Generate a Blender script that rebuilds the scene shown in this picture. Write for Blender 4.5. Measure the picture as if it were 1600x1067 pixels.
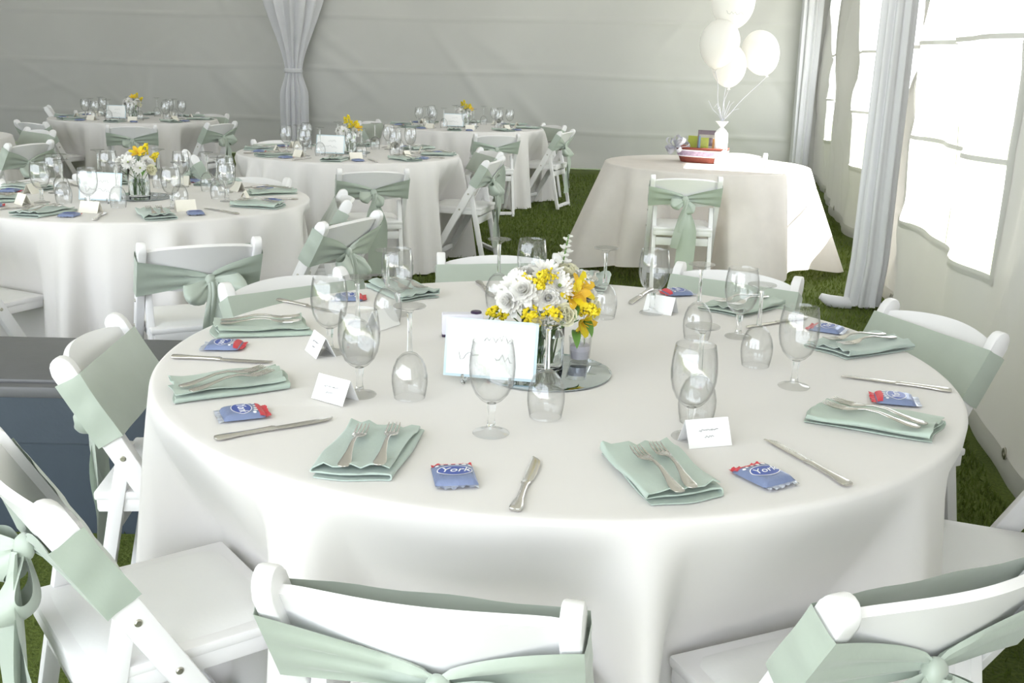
import bpy, bmesh, math, random
import numpy as np
from mathutils import Vector, Matrix, Euler

random.seed(7)
scene = bpy.context.scene
for o in list(bpy.data.objects):
    bpy.data.objects.remove(o, do_unlink=True)
col = scene.collection
PI = math.pi
R2D = math.degrees
D2R = math.radians

# ------------------------------------------------------------------ camera, sky, sun, exposure
CAM_Z, PITCH, ROLL, FPX = 1.448, 0.26192, 0.02766, 1640.0
_r = Vector((1, 0, 0)); _f = Vector((0, math.cos(PITCH), -math.sin(PITCH))); _u = Vector((0, math.sin(PITCH), math.cos(PITCH)))
CR = _r * math.cos(ROLL) + _u * math.sin(ROLL)
CU = -_r * math.sin(ROLL) + _u * math.cos(ROLL)
CF = _f
cam_data = bpy.data.cameras.new('camera')
cam = bpy.data.objects.new('camera', cam_data)
col.objects.link(cam)
cam.matrix_world = Matrix(((CR.x, CU.x, -CF.x, 0), (CR.y, CU.y, -CF.y, 0), (CR.z, CU.z, -CF.z, CAM_Z), (0, 0, 0, 1)))
cam_data.sensor_width = 36.0
cam_data.lens = FPX / 1600.0 * 36.0
cam_data.clip_start = 0.05
scene.camera = cam

SUN_AZ, SUN_EL = -18.0, 47.0          # azimuth from +x towards +y, elevation
world = bpy.data.worlds.new('sky'); scene.world = world
world.use_nodes = True
wn = world.node_tree; wn.nodes.clear()
w_out = wn.nodes.new('ShaderNodeOutputWorld'); w_bg = wn.nodes.new('ShaderNodeBackground')
w_bg.inputs['Color'].default_value = (0.86, 0.92, 1.0, 1); w_bg.inputs['Strength'].default_value = 3.0
wn.links.new(w_bg.outputs[0], w_out.inputs[0])

sun_data = bpy.data.lights.new('sun', 'SUN'); sun_data.energy = 20.0; sun_data.angle = D2R(0.6); sun_data.color = (1.0, 0.965, 0.90)
sun = bpy.data.objects.new('sun', sun_data); col.objects.link(sun)
sun.location = (8, 8, 10)
_sd = Vector((math.cos(D2R(SUN_EL)) * math.cos(D2R(SUN_AZ)), math.cos(D2R(SUN_EL)) * math.sin(D2R(SUN_AZ)), math.sin(D2R(SUN_EL))))
sun.rotation_euler = _sd.to_track_quat('Z', 'Y').to_euler()

vs = scene.view_settings
vs.view_transform = 'Standard'; vs.look = 'None'; vs.gamma = 1.0; vs.use_curve_mapping = False
vs.exposure = 0.60

# ------------------------------------------------------------------ measuring: pixel of the photo -> point on a level plane
def ray(px, py):
    return CR * ((px - 800) / FPX) - CU * ((py - 533.5) / FPX) + CF
def at(px, py, z):
    d = ray(px, py); t = (z - CAM_Z) / d.z
    return Vector((d.x * t, d.y * t, z))

# ------------------------------------------------------------------ materials
def new_mat(name):
    m = bpy.data.materials.new(name); m.use_nodes = True
    nt = m.node_tree
    return m, nt, nt.nodes['Principled BSDF'], nt.nodes['Material Output']

def princ(name, color, rough=0.6, metal=0.0, noise=0.0, nscale=30.0, bump=0.0, bscale=200.0, sheen=0.0, spec=0.5, trans=0.0, rand=0.0, sub=0.0):
    """plain surface with fine procedural colour mottling and relief; trans = share of light let through (cloth)"""
    m, nt, p, out = new_mat(name)
    p.inputs['Base Color'].default_value = (*color, 1); p.inputs['Roughness'].default_value = rough
    p.inputs['Metallic'].default_value = metal; p.inputs['Specular IOR Level'].default_value = spec
    p.inputs['Sheen Weight'].default_value = sheen
    tc = nt.nodes.new('ShaderNodeTexCoord')
    csock = None
    if noise > 0:
        n = nt.nodes.new('ShaderNodeTexNoise'); n.inputs['Scale'].default_value = nscale; n.inputs['Detail'].default_value = 3
        nt.links.new(tc.outputs['Object'], n.inputs['Vector'])
        mx = nt.nodes.new('ShaderNodeMixRGB'); mx.blend_type = 'MIX'
        mx.inputs[1].default_value = (*[c * (1 - noise) for c in color], 1); mx.inputs[2].default_value = (*[min(1, c * (1 + noise)) for c in color], 1)
        nt.links.new(n.outputs['Fac'], mx.inputs[0]); csock = mx.outputs[0]
    if rand > 0:
        oi = nt.nodes.new('ShaderNodeObjectInfo'); hs = nt.nodes.new('ShaderNodeHueSaturation')
        mr = nt.nodes.new('ShaderNodeMapRange'); mr.inputs['To Min'].default_value = 0.5 - rand; mr.inputs['To Max'].default_value = 0.5 + rand
        nt.links.new(oi.outputs['Random'], mr.inputs['Value']); nt.links.new(mr.outputs[0], hs.inputs['Hue'])
        if csock: nt.links.new(csock, hs.inputs['Color'])
        else: hs.inputs['Color'].default_value = (*color, 1)
        csock = hs.outputs[0]
    if csock: nt.links.new(csock, p.inputs['Base Color'])
    if bump > 0:
        n2 = nt.nodes.new('ShaderNodeTexNoise'); n2.inputs['Scale'].default_value = bscale; n2.inputs['Detail'].default_value = 4
        nt.links.new(tc.outputs['Object'], n2.inputs['Vector'])
        b = nt.nodes.new('ShaderNodeBump'); b.inputs['Strength'].default_value = bump; b.inputs['Distance'].default_value = 0.01
        nt.links.new(n2.outputs['Fac'], b.inputs['Height']); nt.links.new(b.outputs[0], p.inputs['Normal'])
    if trans > 0:
        t = nt.nodes.new('ShaderNodeBsdfTranslucent'); ms = nt.nodes.new('ShaderNodeMixShader'); ms.inputs[0].default_value = trans
        t.inputs['Color'].default_value = (*color, 1)
        if csock: nt.links.new(csock, t.inputs['Color'])
        nt.links.new(p.outputs[0], ms.inputs[1]); nt.links.new(t.outputs[0], ms.inputs[2]); nt.links.new(ms.outputs[0], out.inputs[0])
    return m

M = {}
M['cloth'] = princ('white_tablecloth', (0.80, 0.775, 0.755), 0.75, noise=0.02, nscale=6, bump=0.05, bscale=25, sheen=0.2, trans=0.12)
M['lace'] = princ('printed_sheer_cloth', (0.83, 0.79, 0.75), 0.75, noise=0.07, nscale=9, bump=0.06, bscale=30, trans=0.32)
M['tent'] = princ('tent_vinyl', (0.56, 0.555, 0.53), 0.55, noise=0.05, nscale=1.3, bump=0.25, bscale=3.5, trans=0.025, spec=0.3)
M['roof'] = princ('tent_roof_vinyl', (0.62, 0.61, 0.595), 0.6, noise=0.03, nscale=1.0, trans=0.038, spec=0.2)
M['drape'] = princ('pole_drape_fabric', (0.80, 0.80, 0.83), 0.7, noise=0.02, nscale=8, bump=0.06, bscale=40, trans=0.2)
M['chair'] = princ('white_resin', (0.82, 0.81, 0.81), 0.38, noise=0.02, nscale=12, spec=0.5)
M['seat'] = princ('white_vinyl_seat', (0.80, 0.80, 0.79), 0.45, noise=0.02, nscale=10, bump=0.03, bscale=120)
M['bolt'] = princ('steel_bolt', (0.5, 0.48, 0.42), 0.35, metal=1.0, noise=0.1, nscale=300)
M['sash'] = princ('sage_satin', (0.43, 0.49, 0.42), 0.42, noise=0.05, nscale=14, bump=0.06, bscale=45, sheen=0.35, spec=0.6, trans=0.08, rand=0.008)
M['napkin'] = princ('sage_napkin', (0.42, 0.505, 0.445), 0.6, noise=0.04, nscale=40, bump=0.08, bscale=120, sheen=0.25, trans=0.05, rand=0.03)
M['steel'] = princ('polished_cutlery_steel', (0.62, 0.60, 0.57), 0.2, metal=1.0, noise=0.05, nscale=60)
M['paper'] = princ('white_card', (0.86, 0.86, 0.85), 0.7, noise=0.01, nscale=50)
M['cream'] = princ('cream_card', (0.80, 0.77, 0.68), 0.7, noise=0.02, nscale=50)
M['ink'] = princ('grey_ink', (0.32, 0.32, 0.33), 0.7, noise=0.05)
M['pale_ink'] = princ('pale_ink', (0.36, 0.37, 0.36), 0.7, noise=0.05)
M['card_edge'] = princ('pale_blue_border', (0.55, 0.68, 0.74), 0.6, noise=0.03)
M['foil'] = princ('blue_silver_foil', (0.22, 0.27, 0.45), 0.35, metal=0.35, noise=0.06, nscale=90, bump=0.12, bscale=160)
M['foil_end'] = princ('silver_foil', (0.66, 0.70, 0.82), 0.28, metal=0.7, noise=0.08, nscale=120, bump=0.2, bscale=220)
M['red'] = princ('red_print', (0.62, 0.05, 0.07), 0.4, noise=0.05)
M['oval'] = princ('deep_blue_print', (0.05, 0.09, 0.36), 0.4, noise=0.04)
M['white_print'] = princ('white_print', (0.85, 0.85, 0.87), 0.45, noise=0.01)
M['wax'] = princ('lavender_wax', (0.74, 0.71, 0.78), 0.5, noise=0.03, trans=0.3)
M['stem'] = princ('green_stem', (0.10, 0.20, 0.04), 0.5, noise=0.2, nscale=60)
M['leaf'] = princ('green_leaf', (0.12, 0.25, 0.05), 0.45, noise=0.25, nscale=50, trans=0.2)
M['petal'] = princ('white_petal', (0.88, 0.87, 0.84), 0.6, noise=0.03, nscale=80, trans=0.25)
M['petal_cream'] = princ('cream_petal', (0.84, 0.82, 0.64), 0.6, noise=0.06, nscale=80, trans=0.25)
M['yellow'] = princ('yellow_floret', (0.78, 0.62, 0.02), 0.6, noise=0.15, nscale=150, trans=0.1)
M['orange'] = princ('orange_petal', (0.80, 0.50, 0.04), 0.5, noise=0.25, nscale=70, trans=0.2)
M['disc_green'] = princ('green_flower_heart', (0.25, 0.34, 0.06), 0.7, noise=0.2, nscale=200)
M['balloon'] = princ('white_latex', (0.88, 0.87, 0.84), 0.3, noise=0.01, nscale=5, trans=0.4, spec=0.5)
M['basket'] = princ('red_brown_wicker', (0.20, 0.045, 0.028), 0.65, noise=0.25, nscale=60, bump=0.4, bscale=120)
M['ribbon'] = princ('silver_grey_ribbon', (0.58, 0.58, 0.63), 0.4, noise=0.06, nscale=60, trans=0.1)
M['ribbon_pattern'] = princ('mauve_ribbon_print', (0.40, 0.30, 0.40), 0.5, noise=0.6, nscale=70)
M['bin'] = princ('slate_plastic', (0.045, 0.06, 0.078), 0.5, noise=0.08, nscale=20, bump=0.05, bscale=80)
M['bin_lid'] = princ('grey_plastic_lid', (0.11, 0.112, 0.115), 0.5, noise=0.08, nscale=20, bump=0.05, bscale=80)
M['wood'] = princ('plywood', (0.45, 0.33, 0.2), 0.6, noise=0.15, nscale=15)
M['box_white'] = princ('pale_lilac_cardboard', (0.74, 0.73, 0.80), 0.5, noise=0.02)
M['plum'] = princ('dark_plum_plastic', (0.04, 0.02, 0.06), 0.35, noise=0.1)
M['bounce_ground'] = princ('pale_bounce_ground', (0.66, 0.65, 0.62), 0.85, noise=0.08, nscale=3, bump=0.1, bscale=60)  # for the added ground outside that bounces neutral light into the tent
M['pole'] = princ('aluminium_pole', (0.7, 0.7, 0.7), 0.35, metal=0.9, noise=0.04)
M['pic_green'] = princ('print_lime', (0.38, 0.42, 0.06), 0.4, noise=0.15, nscale=60)
M['pic_orange'] = princ('print_amber', (0.50, 0.24, 0.05), 0.4, noise=0.2, nscale=60)
M['pic_blue'] = princ('print_blue', (0.16, 0.32, 0.42), 0.4, noise=0.1, nscale=60)
M['pic_dark'] = princ('print_mauve', (0.16, 0.12, 0.14), 0.4, noise=0.3, nscale=60)
M['pic_grey'] = princ('print_stone', (0.40, 0.38, 0.33), 0.4, noise=0.2, nscale=60)

def glass_mat(name, color=(1, 1, 1), rough=0.0, ior=1.46):
    m, nt, p, out = new_mat(name)
    nt.nodes.remove(p)
    g = nt.nodes.new('ShaderNodeBsdfGlass'); g.inputs['Color'].default_value = (*color, 1); g.inputs['Roughness'].default_value = rough; g.inputs['IOR'].default_value = ior
    nt.links.new(g.outputs[0], out.inputs[0])
    return m
M['glass'] = glass_mat('clear_glass', (0.985, 0.99, 0.99))
M['water'] = glass_mat('water', (0.97, 0.99, 0.97), 0.0, 1.33)

def thin_clear(name, haze, gloss_rough, tint=(0.97, 0.98, 0.97), edge=1.0, power=4.0, g0=0.05, g1=0.5):
    m, nt, p, out = new_mat(name)
    p.inputs['Base Color'].default_value = (0.85, 0.85, 0.84, 1); p.inputs['Roughness'].default_value = gloss_rough
    tr = nt.nodes.new('ShaderNodeBsdfTransparent'); tr.inputs[0].default_value = (*tint, 1)
    tl = nt.nodes.new('ShaderNodeBsdfTranslucent'); tl.inputs[0].default_value = (0.85, 0.85, 0.84, 1)
    gl = nt.nodes.new('ShaderNodeBsdfGlossy'); gl.inputs['Roughness'].default_value = gloss_rough
    lw = nt.nodes.new('ShaderNodeLayerWeight'); lw.inputs[0].default_value = 0.5
    pw = nt.nodes.new('ShaderNodeMath'); pw.operation = 'POWER'; pw.inputs[1].default_value = power; nt.links.new(lw.outputs['Facing'], pw.inputs[0])
    fr = nt.nodes.new('ShaderNodeMapRange'); fr.inputs['To Min'].default_value = g0; fr.inputs['To Max'].default_value = g1; nt.links.new(pw.outputs[0], fr.inputs['Value'])
    n = nt.nodes.new('ShaderNodeTexNoise'); n.inputs['Scale'].default_value = 4; n.inputs['Detail'].default_value = 5
    tc = nt.nodes.new('ShaderNodeTexCoord'); nt.links.new(tc.outputs['Object'], n.inputs['Vector'])
    mr = nt.nodes.new('ShaderNodeMapRange'); mr.inputs['To Min'].default_value = haze * 0.5; mr.inputs['To Max'].default_value = haze * 1.5
    nt.links.new(n.outputs['Fac'], mr.inputs['Value'])
    tm = nt.nodes.new('ShaderNodeMixRGB'); tm.inputs[1].default_value = (*tint, 1); tm.inputs[2].default_value = (*[c * edge for c in tint], 1)
    nt.links.new(pw.outputs[0], tm.inputs[0]); nt.links.new(tm.outputs[0], tr.inputs[0])
    m1 = nt.nodes.new('ShaderNodeMixShader'); m2 = nt.nodes.new('ShaderNodeMixShader')
    nt.links.new(mr.outputs[0], m1.inputs[0]); nt.links.new(tr.outputs[0], m1.inputs[1]); nt.links.new(tl.outputs[0], m1.inputs[2])
    nt.links.new(fr.outputs[0], m2.inputs[0]); nt.links.new(m1.outputs[0], m2.inputs[1]); nt.links.new(gl.outputs[0], m2.inputs[2])
    nt.links.new(m2.outputs[0], out.inputs[0])
    nt.nodes.remove(p)
    return m
M['thin_glass'] = thin_clear('thin_bowl_glass', 0.004, 0.01, (0.985, 0.988, 0.988), 0.55, 4.5, 0.09, 0.65)
M['vinyl'] = thin_clear('clear_window_vinyl', 0.18, 0.15)

def mirror_mat():
    m, nt, p, out = new_mat('mirror_glass')
    p.inputs['Base Color'].default_value = (0.42, 0.47, 0.49, 1); p.inputs['Metallic'].default_value = 1.0; p.inputs['Roughness'].default_value = 0.03
    return m
M['mirror'] = mirror_mat()

def lawn_mat():
    m, nt, p, out = new_mat('lawn')
    tc = nt.nodes.new('ShaderNodeTexCoord')
    n1 = nt.nodes.new('ShaderNodeTexNoise'); n1.inputs['Scale'].default_value = 2.2; n1.inputs['Detail'].default_value = 6
    n2 = nt.nodes.new('ShaderNodeTexNoise'); n2.inputs['Scale'].default_value = 90; n2.inputs['Detail'].default_value = 4
    for n in (n1, n2): nt.links.new(tc.outputs['Object'], n.inputs['Vector'])
    r = nt.nodes.new('ShaderNodeValToRGB'); r.color_ramp.elements[0].color = (0.045, 0.066, 0.014, 1); r.color_ramp.elements[1].color = (0.13, 0.17, 0.035, 1)
    r.color_ramp.elements[0].position = 0.3; r.color_ramp.elements[1].position = 0.7
    a = nt.nodes.new('ShaderNodeMath'); a.operation = 'MULTIPLY_ADD'; a.inputs[1].default_value = 0.5
    nt.links.new(n2.outputs['Fac'], a.inputs[0])
    b = nt.nodes.new('ShaderNodeMath'); b.operation = 'MULTIPLY'; b.inputs[1].default_value = 0.5
    nt.links.new(n1.outputs['Fac'], b.inputs[0]); nt.links.new(b.outputs[0], a.inputs[2])
    nt.links.new(a.outputs[0], r.inputs[0]); nt.links.new(r.outputs[0], p.inputs['Base Color'])
    p.inputs['Roughness'].default_value = 0.9; p.inputs['Specular IOR Level'].default_value = 0.2
    bp = nt.nodes.new('ShaderNodeBump'); bp.inputs['Strength'].default_value = 0.6; bp.inputs['Distance'].default_value = 0.02
    nt.links.new(n2.outputs['Fac'], bp.inputs['Height']); nt.links.new(bp.outputs[0], p.inputs['Normal'])
    return m
M['lawn'] = lawn_mat()
M['blade'] = princ('grass_blade', (0.115, 0.155, 0.03), 0.6, noise=0.35, nscale=3, trans=0.3, spec=0.25)

# ------------------------------------------------------------------ mesh helpers
class MB:
    def __init__(s): s.v = []; s.f = []; s.m = None
    def add(s, vs, fs):
        o = len(s.v); s.v += [tuple(v) for v in vs]; s.f += [tuple(i + o for i in f) for f in fs]; return s
    def box(s, c, d, rot=None, bev=0.0):
        bm = bmesh.new(); bmesh.ops.create_cube(bm, size=1)
        for v in bm.verts: v.co = Vector((v.co.x * d[0], v.co.y * d[1], v.co.z * d[2]))
        if bev > 0: bmesh.ops.bevel(bm, geom=list(bm.edges), offset=bev, segments=2, affect='EDGES', profile=0.5)
        m = (rot.to_matrix() if rot else Matrix.Identity(3))
        vs = [m @ v.co + Vector(c) for v in bm.verts]
        bm.verts.index_update()
        fs = [[v.index for v in f.verts] for f in bm.faces]; bm.free()
        return s.add(vs, fs)
    def prism(s, pts, t, fn, bev=0.0):
        """pts 2-D outline (counter-clockwise), extruded over [-t/2, t/2]; fn(a, b, w) -> point"""
        bm = bmesh.new()
        lo = [bm.verts.new((a, b, -t / 2)) for a, b in pts]; hi = [bm.verts.new((a, b, t / 2)) for a, b in pts]
        bm.faces.new(lo[::-1]); bm.faces.new(hi); n = len(pts)
        for i in range(n): bm.faces.new((lo[i], lo[(i + 1) % n], hi[(i + 1) % n], hi[i]))
        if bev > 0:
            es = [e for e in bm.edges if abs(e.verts[0].co.z - e.verts[1].co.z) < 1e-9]
            bmesh.ops.bevel(bm, geom=es, offset=bev, segments=2, affect='EDGES', profile=0.5)
        bm.verts.index_update()
        vs = [fn(*v.co) for v in bm.verts]; fs = [[v.index for v in f.verts] for f in bm.faces]; bm.free()
        return s.add(vs, fs)
    def lathe(s, prof, n=24, close=False, c=(0, 0, 0), jit=None):
        vs = []; fs = []; k = len(prof)
        for i in range(n):
            a = 2 * PI * i / n
            for r, z in prof: vs.append((c[0] + r * math.cos(a), c[1] + r * math.sin(a), c[2] + z))
        for i in range(n):
            j = (i + 1) % n
            for q in range(k - 1 + (1 if close else 0)):
                q2 = (q + 1) % k
                fs.append((i * k + q, j * k + q, j * k + q2, i * k + q2))
        return s.add(vs, fs)
    def tube(s, path, rad, n=8, cap=True):
        path = [Vector(p) for p in path]; k = len(path)
        rs = rad if isinstance(rad, (list, tuple)) else [rad] * k
        vs = []; fs = []; up = None
        for i, p in enumerate(path):
            t = (path[min(i + 1, k - 1)] - path[max(i - 1, 0)]).normalized()
            if up is None:
                up = t.orthogonal().normalized()
            up = (up - t * up.dot(t)); up = up.normalized() if up.length > 1e-6 else t.orthogonal().normalized()
            sd = t.cross(up)
            for j in range(n):
                a = 2 * PI * j / n; vs.append(p + (up * math.cos(a) + sd * math.sin(a)) * rs[i])
        for i in range(k - 1):
            for j in range(n):
                j2 = (j + 1) % n; fs.append((i * n + j, i * n + j2, (i + 1) * n + j2, (i + 1) * n + j))
        if cap: fs.append(tuple(range(n))[::-1]); fs.append(tuple((k - 1) * n + j for j in range(n)))
        return s.add(vs, fs)
    def grid(s, nu, nv, fn, wrap=False):
        """fn(i, j) -> point for i in 0..nu, j in 0..nv"""
        cu = nu if wrap else nu + 1
        vs = [fn(i, j) for i in range(cu) for j in range(nv + 1)]
        fs = []
        for i in range(nu):
            i2 = (i + 1) % cu
            for j in range(nv):
                fs.append((i * (nv + 1) + j, i2 * (nv + 1) + j, i2 * (nv + 1) + j + 1, i * (nv + 1) + j + 1))
        return s.add(vs, fs)
    def sphere(s, c, r, n=8, m=6, sc=(1, 1, 1)):
        def fn(i, j):
            a = 2 * PI * i / n; b = PI * j / m
            return (c[0] + r * sc[0] * math.sin(b) * math.cos(a), c[1] + r * sc[1] * math.sin(b) * math.sin(a), c[2] + r * sc[2] * math.cos(b))
        return s.grid(n, m, fn, wrap=True)
    def mesh(s, name, mat, smooth=True, angle=None):
        me = bpy.data.meshes.new(name); me.from_pydata(s.v, [], s.f); me.validate()
        bm = bmesh.new(); bm.from_mesh(me)
        bmesh.ops.remove_doubles(bm, verts=bm.verts, dist=1e-6)
        bmesh.ops.recalc_face_normals(bm, faces=bm.faces)
        if smooth:
            for f in bm.faces: f.smooth = True
            lim = D2R(angle if angle else 42)
            for e in bm.edges:
                if len(e.link_faces) == 2 and e.calc_face_angle(0) > lim: e.smooth = False
        bm.to_mesh(me); bm.free()
        me.materials.append(M[mat]); return me

def P(name, me, subs=(), label=None, mat4=None):
    return dict(name=name, me=me, subs=list(subs), label=label, m=mat4)

def link(name, data, parent=None):
    o = bpy.data.objects.new(name, data); col.objects.link(o)
    if parent: o.parent = parent
    return o
def tag(o, label=None, cat=None, group=None, kind=None):
    if label: o['label'] = label
    if cat: o['category'] = cat
    if group: o['group'] = group
    if kind: o['kind'] = kind
    return o
def put_parts(parts, parent):
    for p in parts:
        o = link(p['name'], p['me'], parent)
        if p['m']: o.matrix_local = p['m']
        if p['label']: o['label'] = p['label']
        put_parts(p['subs'], o)
def thing(name, parts, loc, rz, label, cat, group=None, scale=1.0, rx=0.0, ry=0.0):
    """an Empty at the thing's base that parents its parts (meshes are shared between copies)"""
    e = link(name, None); e.empty_display_size = 0.05
    e.location = loc; e.rotation_euler = (rx, ry, rz); e.scale = (scale,) * 3
    tag(e, label, cat, group); put_parts(parts, e); return e
def single(name, me, loc, rz, label, cat, group=None, scale=1.0, rx=0.0, ry=0.0, kind=None):
    o = link(name, me); o.location = loc; o.rotation_euler = (rx, ry, rz); o.scale = (scale,) * 3
    tag(o, label, cat, group, kind); return o
def struct(name, me, parent=None):
    o = link(name, me, parent)
    if not parent: o['kind'] = 'structure'
    return o
def sstep(a, b, x):
    t = max(0.0, min(1.0, (x - a) / (b - a))); return t * t * (3 - 2 * t)

# ------------------------------------------------------------------ tent shell
WX0, WS = 1.067, 0.205                     # right wall: x = WX0 + WS * y
wl = math.hypot(1, WS)
WD = Vector((WS / wl, 1 / wl, 0))          # along the right wall, away from the camera
WN = Vector((-1 / wl, WS / wl, 0))         # into the tent
def wall_r(y): return Vector((WX0 + WS * y, y, 0))
CORNER = wall_r(14.2)
WALL_H, EAVE = 2.6, 2.6
TENT_W = 12.4
Y_FRONT = -1.6

rw = random.Random(3)
def wrinkles(n, smax, seed, amp):
    r = random.Random(seed); L = []
    for _ in range(n):
        s0 = r.uniform(0, smax); z0 = r.uniform(0.0, 2.3); a = r.uniform(-1.2, 1.2) + (PI / 2 if r.random() < .45 else 0); ln = r.uniform(.4, 1.3)
        L.append((s0, z0, math.cos(a), math.sin(a), ln, r.uniform(.04, .11), r.uniform(-1, 1) * amp))
    return L
def wr_sum(L, s, z):
    d = 0
    for s0, z0, c, n, ln, w, a in L:
        if abs(s - s0) > ln + .3: continue
        u = (s - s0) * c + (z - z0) * n; q = -(s - s0) * n + (z - z0) * c
        if abs(u) < ln and abs(q) < 3 * w: d += a * math.exp(-(q / w) ** 2) * (1 - (u / ln) ** 2)
    return d
WRB = wrinkles(60, 12.4, 5, 0.020)
# creases fanning out from the tied pole drape and up from the hem
for zc, sgn in ((1.2, 1), (1.0, -1), (1.5, 1), (0.8, -1)):
    WRB.append((6.6, zc, .8, .6 * sgn, 1.0, .09, .014)); WRB.append((8.2, zc, -.8, .6 * sgn, 1.0, .09, .014))
def back_disp(s, z):
    d = 0.05 * math.sin(s * 1.1 + .7) + 0.03 * math.sin(s * 2.7 + z * .8)
    for zs in (0.50, 1.25, 1.97): d += 0.016 * math.exp(-((z - zs - .012 * math.sin(s * 1.7 + zs)) / .022) ** 2)
    d += wr_sum(WRB, s, z)
    d += 0.05 * sstep(.25, 0, z) * (1 + math.sin(s * 4))
    return d
def grid_mesh(name, ss, zs, pt, mat, skip=None):
    nz = len(zs); vs = [pt(s, z) for s in ss for z in zs]; fs = []
    for i in range(len(ss) - 1):
        for j in range(nz - 1):
            if skip and skip((ss[i] + ss[i + 1]) / 2, (zs[j] + zs[j + 1]) / 2): continue
            fs.append((i * nz + j, (i + 1) * nz + j, (i + 1) * nz + j + 1, i * nz + j + 1))
    b = MB(); b.add(vs, fs); return b.mesh(name, mat, True, 80)
def lin(a, b, n): return [a + (b - a) * i / n for i in range(n + 1)]

# back wall: s runs from the right-hand corner to the left
BD = Vector((-1 / wl, WS / wl, 0)); BN = Vector((-WS / wl, -1 / wl, 0))
def back_pt(s, z):
    p = CORNER + BD * s + BN * back_disp(s, z); return (p.x, p.y, 0.01 + z)
wb = struct('wall_back', grid_mesh('wall_back', lin(0, TENT_W, 260), lin(0, WALL_H - .01, 96), back_pt, 'tent'))

# right wall with clear vinyl windows; s is the distance along the wall from y = 0
def y2s(y): return y * wl
WRR = wrinkles(60, 15, 11, 0.05)
def right_disp(s, z):
    a = 0.35 + 0.65 * sstep(0.1, 1.2, z)
    d = a * (0.045 * math.sin(s * 5.3 + 1.2 * math.sin(z * 1.7)) + 0.03 * math.sin(s * 9.1 + 1.5 * z + 1)) + 0.03 * math.sin(s * 1.3)
    return d + wr_sum(WRR, s, z) * .8
def right_pt(s, z, off=0.0):
    p = Vector((WX0, 0, 0)) + WD * s + WN * (right_disp(s, z) + off); return (p.x, p.y, -0.004 + z)
WIN = [(y2s(a), y2s(b)) for a, b in ((4.35, 5.95), (6.8, 9.95), (11.85, 13.55))]
WZ0, WZ1 = 0.62, 2.42
BARS = (1.10, 1.60)
s0, s1 = y2s(Y_FRONT), y2s(14.2)
ss = sorted(set([round(x, 4) for x in lin(s0, s1, 240)] + [round(v, 4) for w in WIN for v in w]))
zs = sorted(set([round(x, 4) for x in lin(0, WALL_H - .02, 60)] + [WZ0, WZ1]))
in_win = lambda s, z: any(a < s < b and WZ0 < z < WZ1 for a, b in WIN)
struct('wall_right', grid_mesh('wall_right', ss, zs, right_pt, 'tent', in_win))
ROWS = [(WZ0, BARS[0]), (BARS[0], BARS[1]), (BARS[1], WZ1)]
for k, (a, b) in enumerate(WIN):
    fr = MB()
    for lo, hi, za, zb in ((a - .03, a + .012, WZ0 - .03, WZ1 + .03), (b - .012, b + .03, WZ0 - .03, WZ1 + .03)):
        fr.grid(1, 40, lambda i, j: right_pt(lo if i == 0 else hi, za + (zb - za) * j / 40, .006))
    for z0 in (WZ0, WZ1):
        fr.grid(50, 1, lambda i, j: right_pt(a + (b - a) * i / 50, z0 + (-.03 if j == 0 else .012), .006))
    win = struct('window_%d' % (k + 1), fr.mesh('window_border', 'tent', True, 80))
    mid = (a + b) / 2
    for za, zb in ROWS:
        for sa, sb in ((a, mid), (mid, b)):
            g = MB(); g.grid(24, 12, lambda i, j: right_pt(sa + (sb - sa) * i / 24, za + (zb - za) * j / 12))
            link('pane', g.mesh('pane', 'vinyl', True, 80), win)
    for zb in BARS:
        g = MB(); g.grid(50, 1, lambda i, j: right_pt(a + (b - a) * i / 50, zb + (-.011 if j == 0 else .011), .008))
        link('glazing_bar', g.mesh('glazing_bar', 'tent', True, 80), win)
    g = MB(); g.grid(1, 50, lambda i, j: right_pt(mid + (-.006 if i == 0 else .006), WZ0 + (WZ1 - WZ0) * j / 50, .008))
    link('glazing_bar', g.mesh('glazing_bar', 'tent', True, 80), win)
# hem rope pocket with grommets along the foot of the right wall
hem = MB(); hem.grid(160, 3, lambda i, j: right_pt(s0 + (s1 - s0) * i / 160, .01 + .09 * j / 3, .008 + .006 * math.sin(PI * j / 3)))
struct('trim_1', hem.mesh('hem_band', 'tent', True, 80))
t1 = bpy.data.objects['trim_1']
gm = MB(); gm.lathe([(.010, 0), (.022, 0), (.024, .004), (.020, .007), (.010, .006)], 14, close=True); gme = gm.mesh('grommet', 'bolt')
for y in (2.3, 3.62, 5.0, 6.3, 7.6, 9.0, 10.5, 12.0):
    s = y2s(y); p = Vector(right_pt(s, .11, .012)); g = link('grommet', gme, t1); g.location = p; g.rotation_euler = WN.to_track_quat('Z', 'Y').to_euler()
# left wall (out of frame) and roof
LC = CORNER + BD * TENT_W
def left_pt(s, z):
    p = LC - WD * s + WN * (-.04 * math.sin(s * 1.9) - .02 * math.sin(s * 4.1 + z)); return (p.x, p.y, .01 + z)
struct('wall_left', grid_mesh('wall_left', lin(0, 11.5, 80), lin(0, WALL_H - .01, 20), left_pt, 'tent'))
def roof_pt(i, j):
    s = s0 + (s1 - s0) * i / 24; t = max(0, min(24, j - 1)) / 24
    if j in (0, 26):
        p = Vector((WX0, 0, 0)) + WD * s + WN * (-.12 if j == 0 else TENT_W + .12); return (p.x, p.y, EAVE - .22)
    if j in (1, 25):
        p = Vector((WX0, 0, 0)) + WD * s + WN * (-.12 if j == 1 else TENT_W + .12); return (p.x, p.y, EAVE)
    z = EAVE + 2.0 * (1 - abs(2 * t - 1)) - .10 * math.sin(PI * min(1, (t if t < .5 else 1 - t) * 2)) * (.5 + .5 * math.cos(s * 1.4))
    p = Vector((WX0, 0, 0)) + WD * s + WN * (TENT_W * t); return (p.x, p.y, z)
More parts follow.
